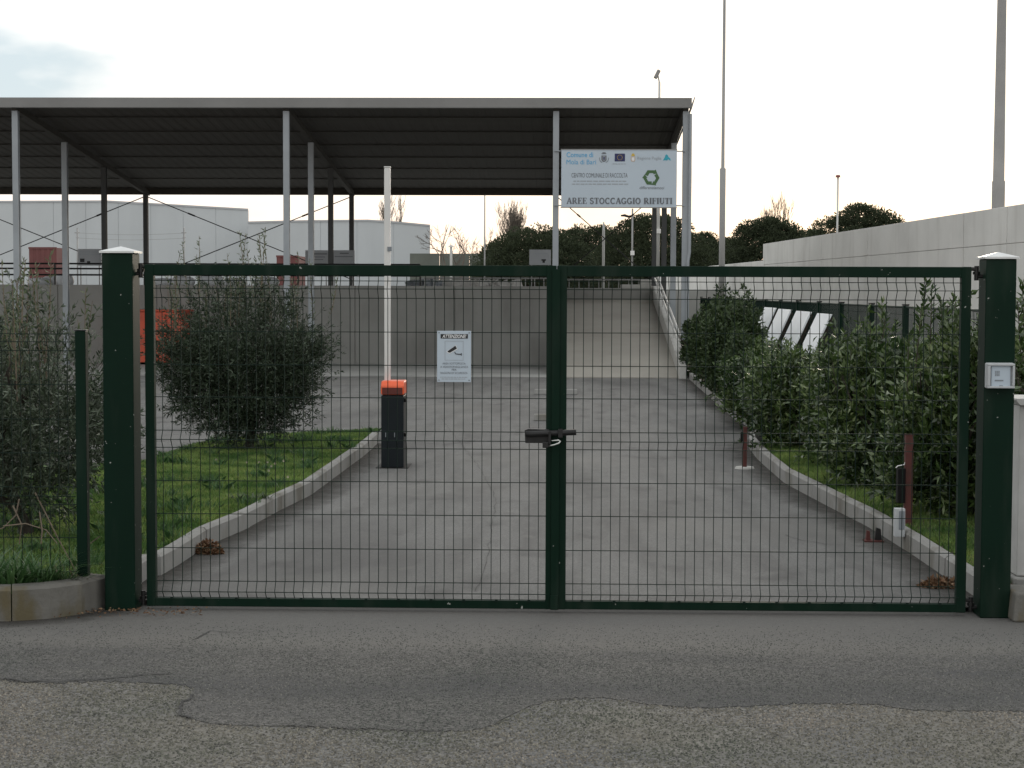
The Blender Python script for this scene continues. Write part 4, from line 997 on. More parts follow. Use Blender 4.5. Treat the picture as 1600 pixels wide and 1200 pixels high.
MB().box((dx(1401), b.y - 0.045, dz(785)), (b.x - w - 0.0005, b.y + 0.03, dz(731))).build('black_box', 'black_plastic', t, bevel=0.005)
MB().path([(dx(1399), b.y - 0.01, dz(731)), (dx(1402), b.y - 0.01, dz(728)), (dx(1412), b.y - 0.01, dz(726)), (dx(1413), b.y - 0.01, dz(722))], 0.005, 6).build('bracket', 'bright_steel', t)
jb = P(1405, 829, z=0.0)
jb = P(1405, 830, z=KH) + Vector((0.02, 0.03, 0))
t = thing('junction_box', 'small pale grey electrical box on the kerb in front of the rusty post', 'junction box', jb)
hx0, hx1 = P(1397.5, 810, Y=jb.y).x, P(1413, 810, Y=jb.y).x; z1 = P(1405, 794, Y=jb.y).z
MB().box((hx0, jb.y - 0.035, KH - 0.04), (hx1, jb.y + 0.035, z1)).build('housing', 'grey_plastic', t, bevel=0.004)
MB().box((hx0 + 0.024, jb.y - 0.041, KH + 0.012), (hx1 - 0.006, jb.y - 0.0355, z1 - 0.015)).build('lid', 'grey_plastic_dark', t, bevel=0.002)
s0 = P(1366, 846, z=0.0)
t = thing('gate_stop', 'cut off iron gate stop bolted to the drive by the right kerb', 'gate stop', s0)
MB().box((s0.x - 0.075, s0.y - 0.05, -0.01), (s0.x + 0.06, s0.y + 0.05, 0.012)).build('plate', 'rust_red', t)
MB().prism([(s0.x + 0.0, 0.0125), (s0.x + 0.05, 0.0125), (s0.x + 0.042, 0.09), (s0.x + 0.012, 0.10)], 'y', s0.y - 0.02, s0.y + 0.02).build('lug', 'dark_metal', t)
MB().prism([(s0.x - 0.06, 0.0125), (s0.x - 0.03, 0.0125), (s0.x - 0.035, 0.075), (s0.x - 0.055, 0.08)], 'y', s0.y - 0.02, s0.y + 0.02).build('lug', 'rust_red', t)

# orange skip against the retaining wall
kY = WY - 1.05
kx = lambda px: P(px, 520, Y=kY).x
kz = lambda py: P(250, py, Y=kY).z
t = thing('skip', 'orange steel skip standing against the retaining wall behind the olive tree', 'skip', (kx(240), kY, 0))
xl, xr = kx(170), kx(287)
MB().hexa([(xl + 0.15, kY, 0.06), (xr - 0.12, kY, 0.06), (xr - 0.12, kY + 0.95, 0.06), (xl + 0.15, kY + 0.95, 0.06)], [(xl, kY, kz(487)), (xr, kY, kz(487)), (xr, kY + 0.95, kz(487)), (xl, kY + 0.95, kz(487))]).build('hull', 'skip_orange', t, bevel=0.02)
MB().box((xl - 0.04, kY - 0.04, kz(487) + 0.001), (xr + 0.04, kY + 0.99, kz(484))).build('rim', 'skip_orange', t, bevel=0.01)
for q in range(3):
    xx = xl + (xr - xl) * (q + 1) / 4
    MB().hexa([(xx - 0.03, kY - 0.05, 0.1), (xx + 0.03, kY - 0.05, 0.1), (xx + 0.03, kY, 0.1), (xx - 0.03, kY, 0.1)], [(xx - 0.03, kY - 0.05, kz(490)), (xx + 0.03, kY - 0.05, kz(490)), (xx + 0.03, kY, kz(490)), (xx - 0.03, kY, kz(490))]).build('rib', 'skip_orange', t)
for xx in (xl + 0.35, xr - 0.35):
    MB().tube((xx, kY + 0.1, 0.055), (xx, kY + 0.85, 0.055), 0.055, n=12).build('roller', 'dark_metal', t)

# boards on the upper yard
def info_board(label, px0, px1, py0, py1, Z, lines, pict=None):
    Y = Zg(Z); a, b = P(px0, py1, Y=Y), P(px1, py0, Y=Y)
    t = thing('notice_board', label, 'notice board', ((a.x + b.x) / 2, Y, PZ))
    MB().box((a.x, Y, a.z), (b.x, Y + 0.02, b.z)).build('plate', 'grey_board', t, bevel=0.003)
    for xx in (a.x + 0.06, b.x - 0.06): MB().tube((xx, Y + 0.035, PZ - 0.02), (xx, Y + 0.035, b.z - 0.02), 0.014, n=6).build('leg', 'pole_steel', t)
    for l0, l1, yc, h, mm in lines:
        q0, q1 = P(l0, yc + h, Y=Y - 0.003), P(l1, yc, Y=Y - 0.003)
        MB().add([(q0.x, Y - 0.003, q0.z), (q1.x, Y - 0.003, q0.z), (q1.x, Y - 0.003, q1.z), (q0.x, Y - 0.003, q1.z)], [(0, 1, 2, 3)]).build('print', mm, t)
    return t
info_board('grey notice board with two small pictograms beside the red container', 122, 158, 389, 415, 44, [(124, 157, 393, 1, 'print_pale'), (124, 157, 397, 1, 'print_pale'), (125, 132, 404, 5.5, 'print_black'), (136, 141, 408, 3, 'print_black')])
info_board('grey notice board between canopy columns, beside the dark red container', 477, 513, 391, 413, 45, [(489, 511, 396, 1.5, 'print_grey'), (489, 508, 401, 1, 'print_grey'), (489, 505, 405, 1, 'print_grey')])
info_board('grey notice board touching the rearmost canopy column', 519, 554, 391, 413, 45, [(531, 545, 395, 1.6, 'print_grey'), (523, 551, 400.5, 1, 'print_grey')])
info_board('white notice board with a black mark left of the canopy sign column', 827, 861, 390, 414, 43, [(846, 853, 405, 2.4, 'print_black'), (847.6, 851.4, 407.4, 3.2, 'print_black'), (835, 856, 396, 1, 'print_pale')])

# freight containers far behind
def container(label, px0, px1, ptop, Z, depth):
    Y = Zg(Z); a, b = P(px0, ptop, Y=Y), P(px1, ptop, Y=Y); z0 = PZ - 0.02; z1 = a.z
    t = thing('freight_container', label, 'container', ((a.x + b.x) / 2, Y, z0), 'red containers behind the upper yard')
    MB().box((a.x, Y + 0.03, z0), (b.x, Y + depth, z1 - 0.03)).build('body', 'container_red', t)
    n = max(4, int((b.x - a.x) / 0.28)); s = (b.x - a.x) / n
    for q in range(n): MB().prism([(a.x + q*s + 0.04, Y + 0.03), (a.x + q*s + 0.09, Y), (a.x + q*s + s - 0.09, Y), (a.x + q*s + s - 0.04, Y + 0.03)], 'z', z0 + 0.12, z1 - 0.12).build('corrugation', 'container_red', t)
    for zz in (z0, z1 - 0.11): MB().box((a.x - 0.02, Y - 0.02, zz), (b.x + 0.02, Y + 0.031, zz + 0.11)).build('rail', 'container_red', t)
    return t
container('rust red freight container far behind the first canopy columns', 45, 88, 386, 100, 2.1)
container('dark red freight container far behind, left of the paired notice boards', 432, 466, 399, 100, 2.8)
# sacks and rubble on the edge of the upper yard
def sack(label, px, py, Z, w, h, grp=None):
    Y = Zg(Z); c = P(px, py, Y=Y); mb = MB(); n = 12; m_ = 7
    vs = []
    for i in range(m_ + 1):
        ph = -math.pi / 2 + math.pi * i / m_
        for k in range(n):
            th = 2 * math.pi * k / n; rr = abs(math.cos(ph)) ** 0.6 * (1 + 0.12 * math.sin(3 * th + px) + random.uniform(-0.05, 0.05))
            vs.append((c.x + w * rr * math.cos(th), Y + w * 0.7 * rr * math.sin(th), PZ - 0.03 + h * (0.5 + 0.5 * math.sin(ph))))
    fs = [(i*n + k, i*n + (k+1) % n, (i+1)*n + (k+1) % n, (i+1)*n + k) for i in range(m_) for k in range(n)]
    mb.add(vs, fs); o = mb.build('sack', 'sack_white', None, smooth=True)
    return tag(o, label, 'sack', grp)
for q, (px, w) in enumerate(((62, 0.30), (86, 0.33), (100, 0.24), (255, 0.36), (285, 0.30), (330, 0.34), (368, 0.3), (415, 0.34))):
    sack('white plastic sack lying behind the railing on top of the retaining wall', px, 440, 43.0 + 0.3 * (q % 2), w, 0.24 + 0.05 * (q % 3), 'white sacks behind the railing')
Y = Zg(44); a, b = P(682, 437, Y=Y), P(744, 437, Y=Y)
o = MB().hexa([(a.x, Y, PZ - 0.03), (b.x + 0.25, Y, PZ - 0.03), (b.x + 0.25, Y + 0.6, PZ - 0.03), (a.x, Y + 0.6, PZ - 0.03)], [(a.x, Y, a.z), (b.x, Y, a.z), (b.x, Y + 0.6, a.z), (a.x, Y + 0.6, a.z)]).build('concrete_block', 'rubble_mat', None, bevel=0.02)
tag(o, 'pale concrete block lying behind the wall edge beside the rubble', 'concrete block')
def rubble(px0, px1, Z, n, label, m='rubble_mat'):
    Y = Zg(Z); a, b = P(px0, 445, Y=Y).x, P(px1, 445, Y=Y).x; mb = MB()
    for q in range(n):
        c = Vector((random.uniform(a, b), Y + random.uniform(0, 0.4), PZ - 0.03 + random.uniform(0.02, 0.14))); s = random.uniform(0.04, 0.12)
        Mx = Matrix.Rotation(random.uniform(0, 6), 3, 'Z') @ Matrix.Rotation(random.uniform(0, 6), 3, 'X')
        q8 = [c + Mx @ Vector((i * s * random.uniform(.6, 1.2), j * s * random.uniform(.6, 1.2), k * s * random.uniform(.5, 1))) for k in (-1, 1) for i, j in ((-1, -1), (1, -1), (1, 1), (-1, 1))]
        mb.hexa(q8[:4], q8[4:])
    o = mb.build('rubble', m, None); return tag(o, label, 'rubble', kind='stuff')
rubble(640, 690, 43.4, 45, 'grey heap of broken rubble behind the railing', 'grey_plastic_dark')
rubble(745, 812, 43.4, 40, 'pale broken rubble at the end of the wall')
# white crates at the head of the ramp
for (px0, px1, py0, py1, lab) in ((970, 1018, 445, 450.5, 'long white plank lying on the end wall of the ramp'), (1000, 1018, 437, 444.6, 'white box sitting on the plank at the head of the ramp')):
    Y = RY1 + 0.08; a, b = P(px0, py1, Y=Y), P(px1, py0, Y=Y); z0_ = 1.862 if py1 > 450 else None
    if z0_ is None: z0_ = lastz + 0.001
    lastz = z0_ + (b.z - a.z)
    o = MB().box((a.x, Y, z0_), (b.x, Y + 0.2, lastz)).build('plank' if py1 > 450 else 'white_box', 'parapet_mat', None, bevel=0.01)
    tag(o, lab, 'plank' if py1 > 450 else 'box')

# white sheets leaning on the fence
mshare = None
for q, (pa, pb) in enumerate(((1197, 1214), (1219, 1238), (1247, 1269), (1280, 1301))):
    ya, yb = P(pb, 480, X=FX - 0.06).y, P(pa, 480, X=FX - 0.06).y
    zt_, zl = 1.49 - 0.01 * q, 0.30
    xt, xl_ = FX - 0.06, FX - 0.62
    mb = MB().hexa([(xl_, ya, zl), (xl_ + 0.03, ya, zl), (xl_ + 0.03, yb, zl), (xl_, yb, zl)], [(xt - 0.03, ya, zt_), (xt, ya, zt_), (xt, yb, zt_), (xt - 0.03, yb, zt_)])
    t = thing('leaning_panel', 'white sheet panel leaning against the mesh fence behind the shrubs', 'panel', (xl_, ya, zl), 'white panels leaning on the mesh fence')
    mb.build('sheet', 'white_sheet', t, bevel=0.004)
    for yy in (ya + 0.15, yb - 0.15):
        MB().bar((xl_ + 0.05, yy, 0.12), (xt + 0.015, yy, zt_ - 0.05), 0.04, 0.03, up=(0, 1, 0)).build('batten', 'bark', t)

# ================================================================== POLES AND LAMPS
def pole(name, label, cat, px, pbase, Z, pts, m, base_z=None, n=10):
    """pts: (pixel y, radius m) from the base up"""
    Y = Zg(Z); x = P(px, 300, Y=Y).x; bz = base_z
    t = thing(name, label, cat, (x, Y, bz))
    prev = None; path = [(x, Y, bz - 0.05)]; rad = [pts[0][1]]
    for py, r in pts: path.append((x, Y, P(px, py, Y=Y).z)); rad.append(r)
    MB().path(path, rad, n).build('shaft', m, t, smooth=True)
    return t, x, Y
t, x, Y = pole('lighting_mast', 'very tall thin lighting mast standing between the canopy and the pines', 'mast', 1129, 415, 60, [(264, 0.105), (262, 0.06), (-80, 0.045)], 'pole_steel', -0.1)
MB().box((x - 0.3, Y - 0.1, P(1129, -82, Y=Y).z), (x + 0.3, Y + 0.1, P(1129, -90, Y=Y).z)).build('lamp_head', 'pole_steel', t)
t, x, Y = pole('concrete_mast', 'stout grey concrete mast rising behind the tall pale concrete wall', 'mast', 1560, 318, 45, [(284, 0.165), (282, 0.145), (0, 0.115), (-120, 0.10)], 'pole_concrete', -0.1, 12)
MB().tube((x, Y, P(1560, -120, Y=Y).z), (x, Y, P(1560, -126, Y=Y).z), 0.12, n=12).build('top_cap', 'pole_steel', t)
t, x, Y = pole('street_lamp', 'small far street lamp with a flat head behind the concrete wall', 'street lamp', 1309, 360, 90, [(276, 0.05)], 'pole_pale', -0.1, 8)
MB().tube((x, Y, P(1309, 277, Y=Y).z), (x, Y, P(1309, 273.5, Y=Y).z), 0.13, 0.10, n=12).build('lamp_head', 'red_lamp', t)
t, x, Y = pole('flood_lamp', 'tall pale lamp pole behind the canopy end with a tilted lamp head', 'street lamp', 1029, 440, 52, [(250, 0.05), (128, 0.035)], 'pole_pale', PZ - 0.02, 8)
c = P(1026.5, 117, Y=Y)
a_, b_ = P(1023.5, 122.5, Y=Y), P(1030, 109.5, Y=Y)
MB().bar(a_, b_, 0.11, 0.16, up=(0, 1, 0)).build('lamp_head', 'pole_steel', t, bevel=0.02)
MB().tube((x, Y, P(1029, 129, Y=Y).z), P(1028, 118, Y=Y), 0.025, n=6).build('arm', 'pole_pale', t)
for py in (361,): MB().box((x - 0.06, Y - 0.14, P(1029, py + 4, Y=Y).z), (x + 0.07, Y - 0.04, P(1029, py - 3, Y=Y).z)).build('camera', 'boom_white', t, bevel=0.01)
t, x, Y = pole('camera_pole', 'slim grey lamp pole with a bent arm below the canopy sign', 'pole', 988.5, 440, 58, [(326, 0.032)], 'pole_steel', PZ - 0.02, 8)
MB().path([P(988.5, 337, Y=Y), P(982, 338.5, Y=Y), P(976, 336.5, Y=Y), P(970, 337, Y=Y)], [0.03, 0.045, 0.05, 0.03], 6).build('arm', 'dark_metal', t)
MB().box((x - 0.06, Y - 0.15, P(988, 399, Y=Y).z), (x + 0.07, Y - 0.03, P(988, 392, Y=Y).z)).build('camera', 'boom_white', t, bevel=0.01)
pole('marker_pole', 'short pale pole below the canopy sign, left of the camera pole', 'pole', 943.5, 445, 50, [(362, 0.042), (347, 0.022)], 'pole_pale', PZ - 0.02, 8)
pole('marker_pole', 'very thin tall pole in front of the bare tree by the pines', 'pole', 757.5, 410, 70, [(404, 0.035), (250, 0.022)], 'pole_steel', PZ - 0.02, 6)
t, x, Y = pole('lamp_post', 'short pale lamp post in front of the low bare trees', 'lamp post', 705, 445, 70, [(392, 0.055), (385, 0.04)], 'pole_pale', PZ - 0.02, 8)
MB().tube((x, Y, P(705, 386, Y=Y).z), (x, Y, P(705, 383, Y=Y).z), 0.14, 0.05, n=10).build('lamp_head', 'pole_pale', t)
# line masts with wires in front of the white hall
lm = []
for px, lab in ((120, 'thin line mast with cross arms near the notice board with pictograms'), (287, 'thin line mast with cross arms above the left gate leaf')):
    t, x, Y = pole('line_mast', lab, 'mast', px, 430, 95, [(356, 0.04)], 'pole_steel', PZ - 0.02, 6)
    MB().box((x - 0.14, Y - 0.03, P(px, 364.5, Y=Y).z), (x + 0.14, Y + 0.03, P(px, 363, Y=Y).z)).build('cross_arm', 'pole_steel', t)
    MB().box((x - 0.07, Y - 0.03, P(px, 372, Y=Y).z), (x + 0.10, Y + 0.03, P(px, 371, Y=Y).z)).build('cross_arm', 'pole_steel', t); lm.append((x, Y))
for dz_, lab in ((364, 'upper thin overhead wire between the two line masts'), (372, 'lower thin overhead wire between the two line masts')):
    (x0, Y0), (x1, Y1) = lm; z = P(200, dz_, Y=Y0).z
    pts = [(x0 + (x1 - x0) * i / 10, Y0, z - 0.1 * math.sin(math.pi * i / 10)) for i in range(11)]
    o = MB().path(pts, 0.012, 4).build('overhead_wire', 'pole_steel', None); tag(o, lab, 'wire')

# ================================================================== PLANTS
def limb(mb, p, d, L, r, depth, tips, spread=0.5, up=0.15, n=5, kids=(2, 3), shrink=0.68, rmin=0.0):
    r = max(r, rmin)
    pts = [p]; q = Vector(p); dd = Vector(d).normalized(); k = 4
    for i in range(k):
        dd = (dd + Vector((random.gauss(0, .12), random.gauss(0, .12), random.gauss(0, .08) + up * .25))).normalized()
        q = q + dd * L / k; pts.append(q.copy())
    mb.path(pts, [r * (1 - 0.12 * i) for i in range(k + 1)], n, cap=False)
    if depth == 0: tips.append((q, dd)); return
    for j in range(random.randint(*kids)):
        nd = (dd + Vector((random.gauss(0, spread), random.gauss(0, spread), random.gauss(0, spread * .6) + up))).normalized()
        s = pts[-1] if j == 0 else pts[random.randint(2, k)]
        limb(mb, s, nd, L * random.uniform(shrink - .1, shrink + .1), r * .58, depth - 1, tips, spread, up, max(3, n - 1), kids, shrink, rmin)

def twiggy_leaves(starts, dirs, L, per, leafL, leafW, curve=0.25):
    """leaves along short twigs; returns leaf verts/faces and twig polyline points"""
    n = len(starts); t = RNG.uniform(0.05, 1, (n, per)); bend = rand_dirs(n) * curve
    Ls = np.broadcast_to(L, n)[:, None, None]
    pos = starts[:, None, :] + dirs[:, None, :] * Ls * t[..., None] + bend[:, None, :] * Ls * (t[..., None] ** 2)
    d = unit(dirs[:, None, :] * 0.75 + rand_dirs(n * per).reshape(n, per, 3) * 0.85)
    V, Fq = leaf_geo(pos.reshape(-1, 3), d.reshape(-1, 3), leafL * RNG.uniform(0.6, 1.15, n * per), leafW * RNG.uniform(0.7, 1.15, n * per))
    ends = starts + dirs * Ls[:, 0] + bend * Ls[:, 0]
    return V, Fq, ends
def twigs_mesh(starts, mids, ends, r, name, m, parent):
    n = len(starts); a = unit(np.cross(ends - starts, rand_dirs(n))) * r
    V = np.stack([starts - a, starts + a, ends + a * .4, ends - a * .4], 1).reshape(-1, 3)
    return fast_mesh(name, V, np.arange(4 * n).reshape(-1, 4), m, parent)
def blob_points(n, c, rad, rmin=0.35, lump=0.25, seed=0, zcut=None):
    d = rand_dirs(n)
    ph = np.sin(d[:, 0] * 5 + seed) * np.cos(d[:, 1] * 4.3 + seed * 2) + np.sin(d[:, 2] * 6 + seed * 3) * 0.6
    r = (rmin + (1 - rmin) * RNG.uniform(0, 1, n) ** 0.6) * (1 + lump * ph * 0.5)
    r *= np.where(RNG.uniform(0, 1, n) < 0.07, RNG.uniform(1.05, 1.28, n), 1.0)
    p = np.array(c)[None] + d * r[:, None] * np.array(rad)[None]
    if zcut is not None: p[:, 2] = np.maximum(p[:, 2], zcut + RNG.uniform(0, 0.1, n))
    return p, d

def olive(label, base, crown_c, crown_r, ntw, shoots, seed, thin=0.0, m='olive_mat'):
    random.seed(seed); b = Vector(base)
    t = thing('olive_tree', label, 'olive tree', base, None)
    mb = MB(); tips = []
    limb(mb, b + Vector((0, 0, -0.1)), (0.05, 0, 1), crown_c[2] - b.z - crown_r[2] * 0.25, 0.055, 3, tips, 0.55, 0.25, 7, (3, 4), 0.6)
    mb.build('trunk', 'bark', t, smooth=True)
    p, d = blob_points(ntw, crown_c, crown_r, 0.25, 0.22, seed, b.z + 0.13)
    sq = np.clip((p[:, 2] - b.z) / 0.42, 0.72, 1.0)[:, None]; p[:, :2] = np.array(crown_c)[None, :2] + (p[:, :2] - np.array(crown_c)[None, :2]) * sq
    k = RNG.uniform(0, 1, ntw) > thin * (p[:, 2] > crown_c[2] + crown_r[2] * 0.2)
    p, d = p[k], d[k]
    dd = unit(d * 0.7 + np.array([[0, 0, 0.55]]) + rand_dirs(len(p)) * 0.5)
    V, Fq, e = twiggy_leaves(p, dd, 0.26, 15, 0.062, 0.0135)
    o = fast_mesh('crown', V, Fq, m, t); tag(o, kind='stuff')
    tag(twigs_mesh(p, None, e, 0.0022, 'twigs', 'green_twig', t), kind='stuff')
    # long upright shoots of the year
    S, D, Ls = [], [], []
    mb = MB()
    for (x, y, z0, z1) in shoots:
        q = Vector((x, y, z0)); e_ = Vector((x + random.uniform(-.1, .1), y + random.uniform(-.1, .1), z1))
        mb.path([q, q.lerp(e_, .5) + Vector((random.uniform(-.03, .03), 0, 0)), e_], [0.006, 0.004, 0.002], 4, cap=False)
        m_ = int((z1 - z0) / 0.035)
        for i in range(m_):
            tt = i / m_; w = q.lerp(e_, tt); S.append(tuple(w)); 
    if S:
        S = np.array(S); n = len(S); S = np.repeat(S, 2, 0)
        d_ = unit(rand_dirs(len(S)) * 0.8 + np.array([[0, 0, 0.8]]))
        V, Fq = leaf_geo(S, d_, 0.06 * RNG.uniform(.6, 1.1, len(S)), 0.013)
        tag(fast_mesh('shoot_leaves', V, Fq, 'olive_shoot_mat', t), kind='stuff'); mb.build('shoots', 'twig_mat', t)
    return t
b = P(386, 703, z=KH - 0.03)
sh = []
random.seed(3)
for q in range(24):
    px = random.choice([random.gauss(390, 60), random.uniform(265, 520)]); top = random.uniform(392, 450) if random.random() < .8 else random.uniform(360, 392)
    yy = b.y + random.uniform(-.5, .5); e = P(px, top, Y=yy); sh.append((e.x, yy, e.z - random.uniform(.4, .8), e.z))
for px in (372, 378, 404, 412, 420): e = P(px, random.uniform(352, 372), Y=b.y); sh.append((e.x, b.y + random.uniform(-.2, .2), e.z - .9, e.z))
olive('dense round olive tree growing on the lawn behind the left gate leaf', b, (P(380, 560, Y=b.y).x, b.y, 1.04), (0.79, 0.80, 0.78), 4300, sh, 21, 0.72)
# trailing low branch of leaves beside the crown
b2 = P(45, 838, z=KH - 0.03)
sh = []
for q in range(17):
    px = random.uniform(-20, 150); top = random.uniform(455, 530)
    if px < 70 and random.random() < .4: top = random.uniform(400, 440)
    yy = b2.y + random.uniform(-.4, .4); e = P(px, top, Y=yy); sh.append((e.x, yy, e.z - random.uniform(.35, .8), e.z))
for px, top in ((68, 392), (72, 410), (62, 420), (16, 408), (128, 450), (122, 470)): e = P(px, top, Y=b2.y); sh.append((e.x, b2.y, e.z - .8, e.z))
olive('loose greyish olive tree behind the low mesh fence', b2, (P(50, 640, Y=b2.y).x, b2.y, 0.88), (0.52, 0.6, 0.66), 1500, sh, 5, 0.70, 'olive_grey_mat')
b3 = P(-60, 800, z=KH - 0.03)
olive('third olive tree half hidden at the end of the low fence', b3, (b3.x, b3.y, 0.9), (0.6, 0.7, 0.7), 1200, [], 8, 0.3)

def shrub(label, X, Z, r, h, ntw, seed, m='shrub_mat', leafL=0.085, leafW=0.027, spikes=(), per=11, cat='shrub', grp=None):
    random.seed(seed); Y = Zg(Z); z0 = KH - 0.04
    t = thing('laurel_shrub', label, cat, (X, Y, z0), grp)
    mb = MB(); tips = []
    for q in range(6): limb(mb, Vector((X + random.uniform(-.12, .12), Y + random.uniform(-.12, .12), z0 - 0.05)), (random.gauss(0, .35), random.gauss(0, .35), 1), h * 0.42, 0.022, 2, tips, 0.45, 0.3, 5, (2, 3), 0.6)
    mb.build('stems', 'bark', t)
    zc = z0 + h * 0.50
    ps, ds = [], []
    lobes = [(0, 0, 0.62, 0.80)] + [(math.cos(a_ + seed) * 0.5, math.sin(a_ + seed) * 0.5, random.uniform(0.40, 0.58), random.uniform(0.55, 1.0)) for a_ in (0, 1.26, 2.5, 3.8, 5.0)]
    for lx, ly, lr, lh in lobes:
        k_ = int(ntw * 1.15 * lr ** 2 / sum(q_[2] ** 2 for q_ in lobes))
        p_, d_ = blob_points(k_, (X + lx * r, Y + ly * r, z0 + h * lh * 0.5), (r * lr, r * lr, h * lh * 0.52), 0.3, 0.40, seed + lx, z0 + 0.02); ps.append(p_); ds.append(d_)
    p, d = np.concatenate(ps), np.concatenate(ds)
    dd = unit(d * 0.6 + np.array([[0, 0, 0.75]]) + rand_dirs(len(p)) * 0.45)
    V, Fq, e = twiggy_leaves(p, dd, 0.20, per, leafL, leafW, 0.15)
    tag(fast_mesh('crown', V, Fq, m, t), kind='stuff')
    tag(twigs_mesh(p, None, e, 0.0022, 'twigs', 'green_twig', t), kind='stuff')
    if spikes:
        S = []
        mb = MB()
        for px, py in spikes:
            yy = Y + random.uniform(-.25, .15); e_ = P(px, py, Y=yy); st = e_ + Vector((random.uniform(-.06, .06), 0, -random.uniform(.35, .55)))
            mb.path([st, e_], [0.006, 0.003], 4, cap=False)
            k = 20
            for i in range(k): S.append(tuple(st.lerp(e_, i / k)))
        S = np.repeat(np.array(S), 2, 0); d_ = unit(rand_dirs(len(S)) * 0.75 + np.array([[0, 0, 0.9]]))
        V, Fq = leaf_geo(S, d_, leafL * RNG.uniform(.6, 1.05, len(S)), leafW * 0.9)
        tag(fast_mesh('shoot_leaves', V, Fq, m, t), kind='stuff'); mb.build('shoots', 'bark', t)
    return t
shrub('tall glossy laurel shrub beside the intercom gate post', 3.10, 12.95, 0.60, 1.60, 1900, 31, spikes=[(1448, 437), (1456, 448), (1470, 468), (1492, 462), (1420, 520), (1440, 475), (1480, 480), (1500, 490)])
shrub('glossy laurel shrub right of the intercom post, behind the white pillar', 3.65, 11.9, 0.55, 1.55, 1100, 32, spikes=[(1597, 440), (1612, 440), (1590, 470)])
shrub('broad glossy laurel shrub behind the rusty post with the black box', 2.85, 14.9, 0.62, 1.38, 1800, 33, spikes=[(1378, 470), (1385, 480), (1400, 500), (1360, 500), (1330, 545), (1300, 560)])
shrub('laurel shrub growing in front of the leaning white panels', 2.66, 18.6, 0.58, 1.02, 1500, 34, spikes=[(1215, 548), (1232, 560), (1330, 545)])
shrub('loose laurel shrub bridging the dark hedge and the glossy shrubs', 2.62, 22.4, 0.42, 0.92, 900, 44)
shrub('low dark shrub at the foot of the hedge, opposite the photocell post', 2.95, 19.9, 0.50, 0.80, 900, 43, 'hedge_mat', 0.08, 0.034)
shrub('low laurel shrub filling the bed between the kerb opening and the leaning panels', 2.80, 21.3, 0.46, 0.95, 1000, 39)
shrub('mid height laurel shrub squeezed between two broader ones', 2.95, 16.7, 0.55, 1.22, 1300, 40, spikes=[(1320, 540), (1345, 525)])
shrub('darker laurel shrub beyond the white panels, at the kerb opening', 2.66, 23.5, 0.42, 0.98, 1000, 35, 'hedge_mat', 0.08, 0.034, grp=None)
shrub('dark hedge shrub between the kerb opening and the ramp parapet', 2.78, 27.0, 0.44, 1.50, 1600, 36, 'hedge_mat', 0.085, 0.036)
shrub('dark hedge shrub touching the foot of the ramp parapet', 3.00, 31.0, 0.52, 1.56, 1600, 37, 'hedge_mat', 0.09, 0.04)
shrub('dark hedge shrub beside the rising ramp parapet, last of the row', 3.22, 35.5, 0.56, 1.60, 1400, 38, 'hedge_mat', 0.10, 0.045)

# ---- grass
def grass(name, label, poly, n, H, W, z, m='grass_mat', clump=True):
    x, y = scatter(poly, n)
    if clump:
        k = 0.55 + 0.45 * np.sin(x * 2.1 + np.sin(y * 1.3) * 2) * np.cos(y * 1.7 + x) + RNG.uniform(-.2, .2, len(x)); Hh = H * (0.55 + 0.6 * np.clip(k, 0, 1.3))
    else: Hh = H * RNG.uniform(.5, 1.1, len(x))
    pos = np.stack([x, y, np.full(len(x), z)], 1)
    V, Fq = blade_geo(pos, Hh, W * RNG.uniform(.7, 1.3, len(x)), 0.8)
    o = fast_mesh(name, V, Fq, m); return tag(o, label, 'grass', kind='stuff')
lg = [(x - 0.16 if x > -2.75 else x, y) for x, y in bed]
lg = [p for p in lg if True]
near = [(-4.6, -0.2), (-2.78, -0.12), (-2.62, 0.5), (-2.60, 2.0)] + [(x - .08, y) for x, y in lk[::-1][3:]] + [back_tip, gp(400, 676, KH), gp(300, 691, KH), gp(228, 716, KH), (-4.6, 6.5)]
grass('lawn_grass', 'short green grass of the lawn inside the left kerb', near, 120000, 0.055, 0.006, KH - 0.04)
tx, ty = scatter(near, 260); tx, ty = tx[:90], ty[:90]
k = RNG.integers(0, len(tx), 5200); sp_ = RNG.normal(0, .045, (5200, 2))
V, Fq = blade_geo(np.stack([tx[k] + sp_[:, 0], ty[k] + sp_[:, 1], np.full(5200, KH - 0.04)], 1), 0.11 * RNG.uniform(.5, 1.2, 5200), 0.008, 1.0)
tag(fast_mesh('lawn_tufts', V, Fq, 'weed_mat'), 'taller dark green tufts scattered over the lawn', 'grass tufts', kind='stuff')
rg = [(rk[1][0] + .10, 0.3)] + [(x + .09, y) for x, y in rk[2:8]] + [(2.45, Zg(20.6)), (3.1, Zg(20.6)), (3.1, 0.3)]
grass('verge_grass', 'short dark green grass between the right kerb and the shrubs', rg, 36000, 0.06, 0.006, KH - 0.04)
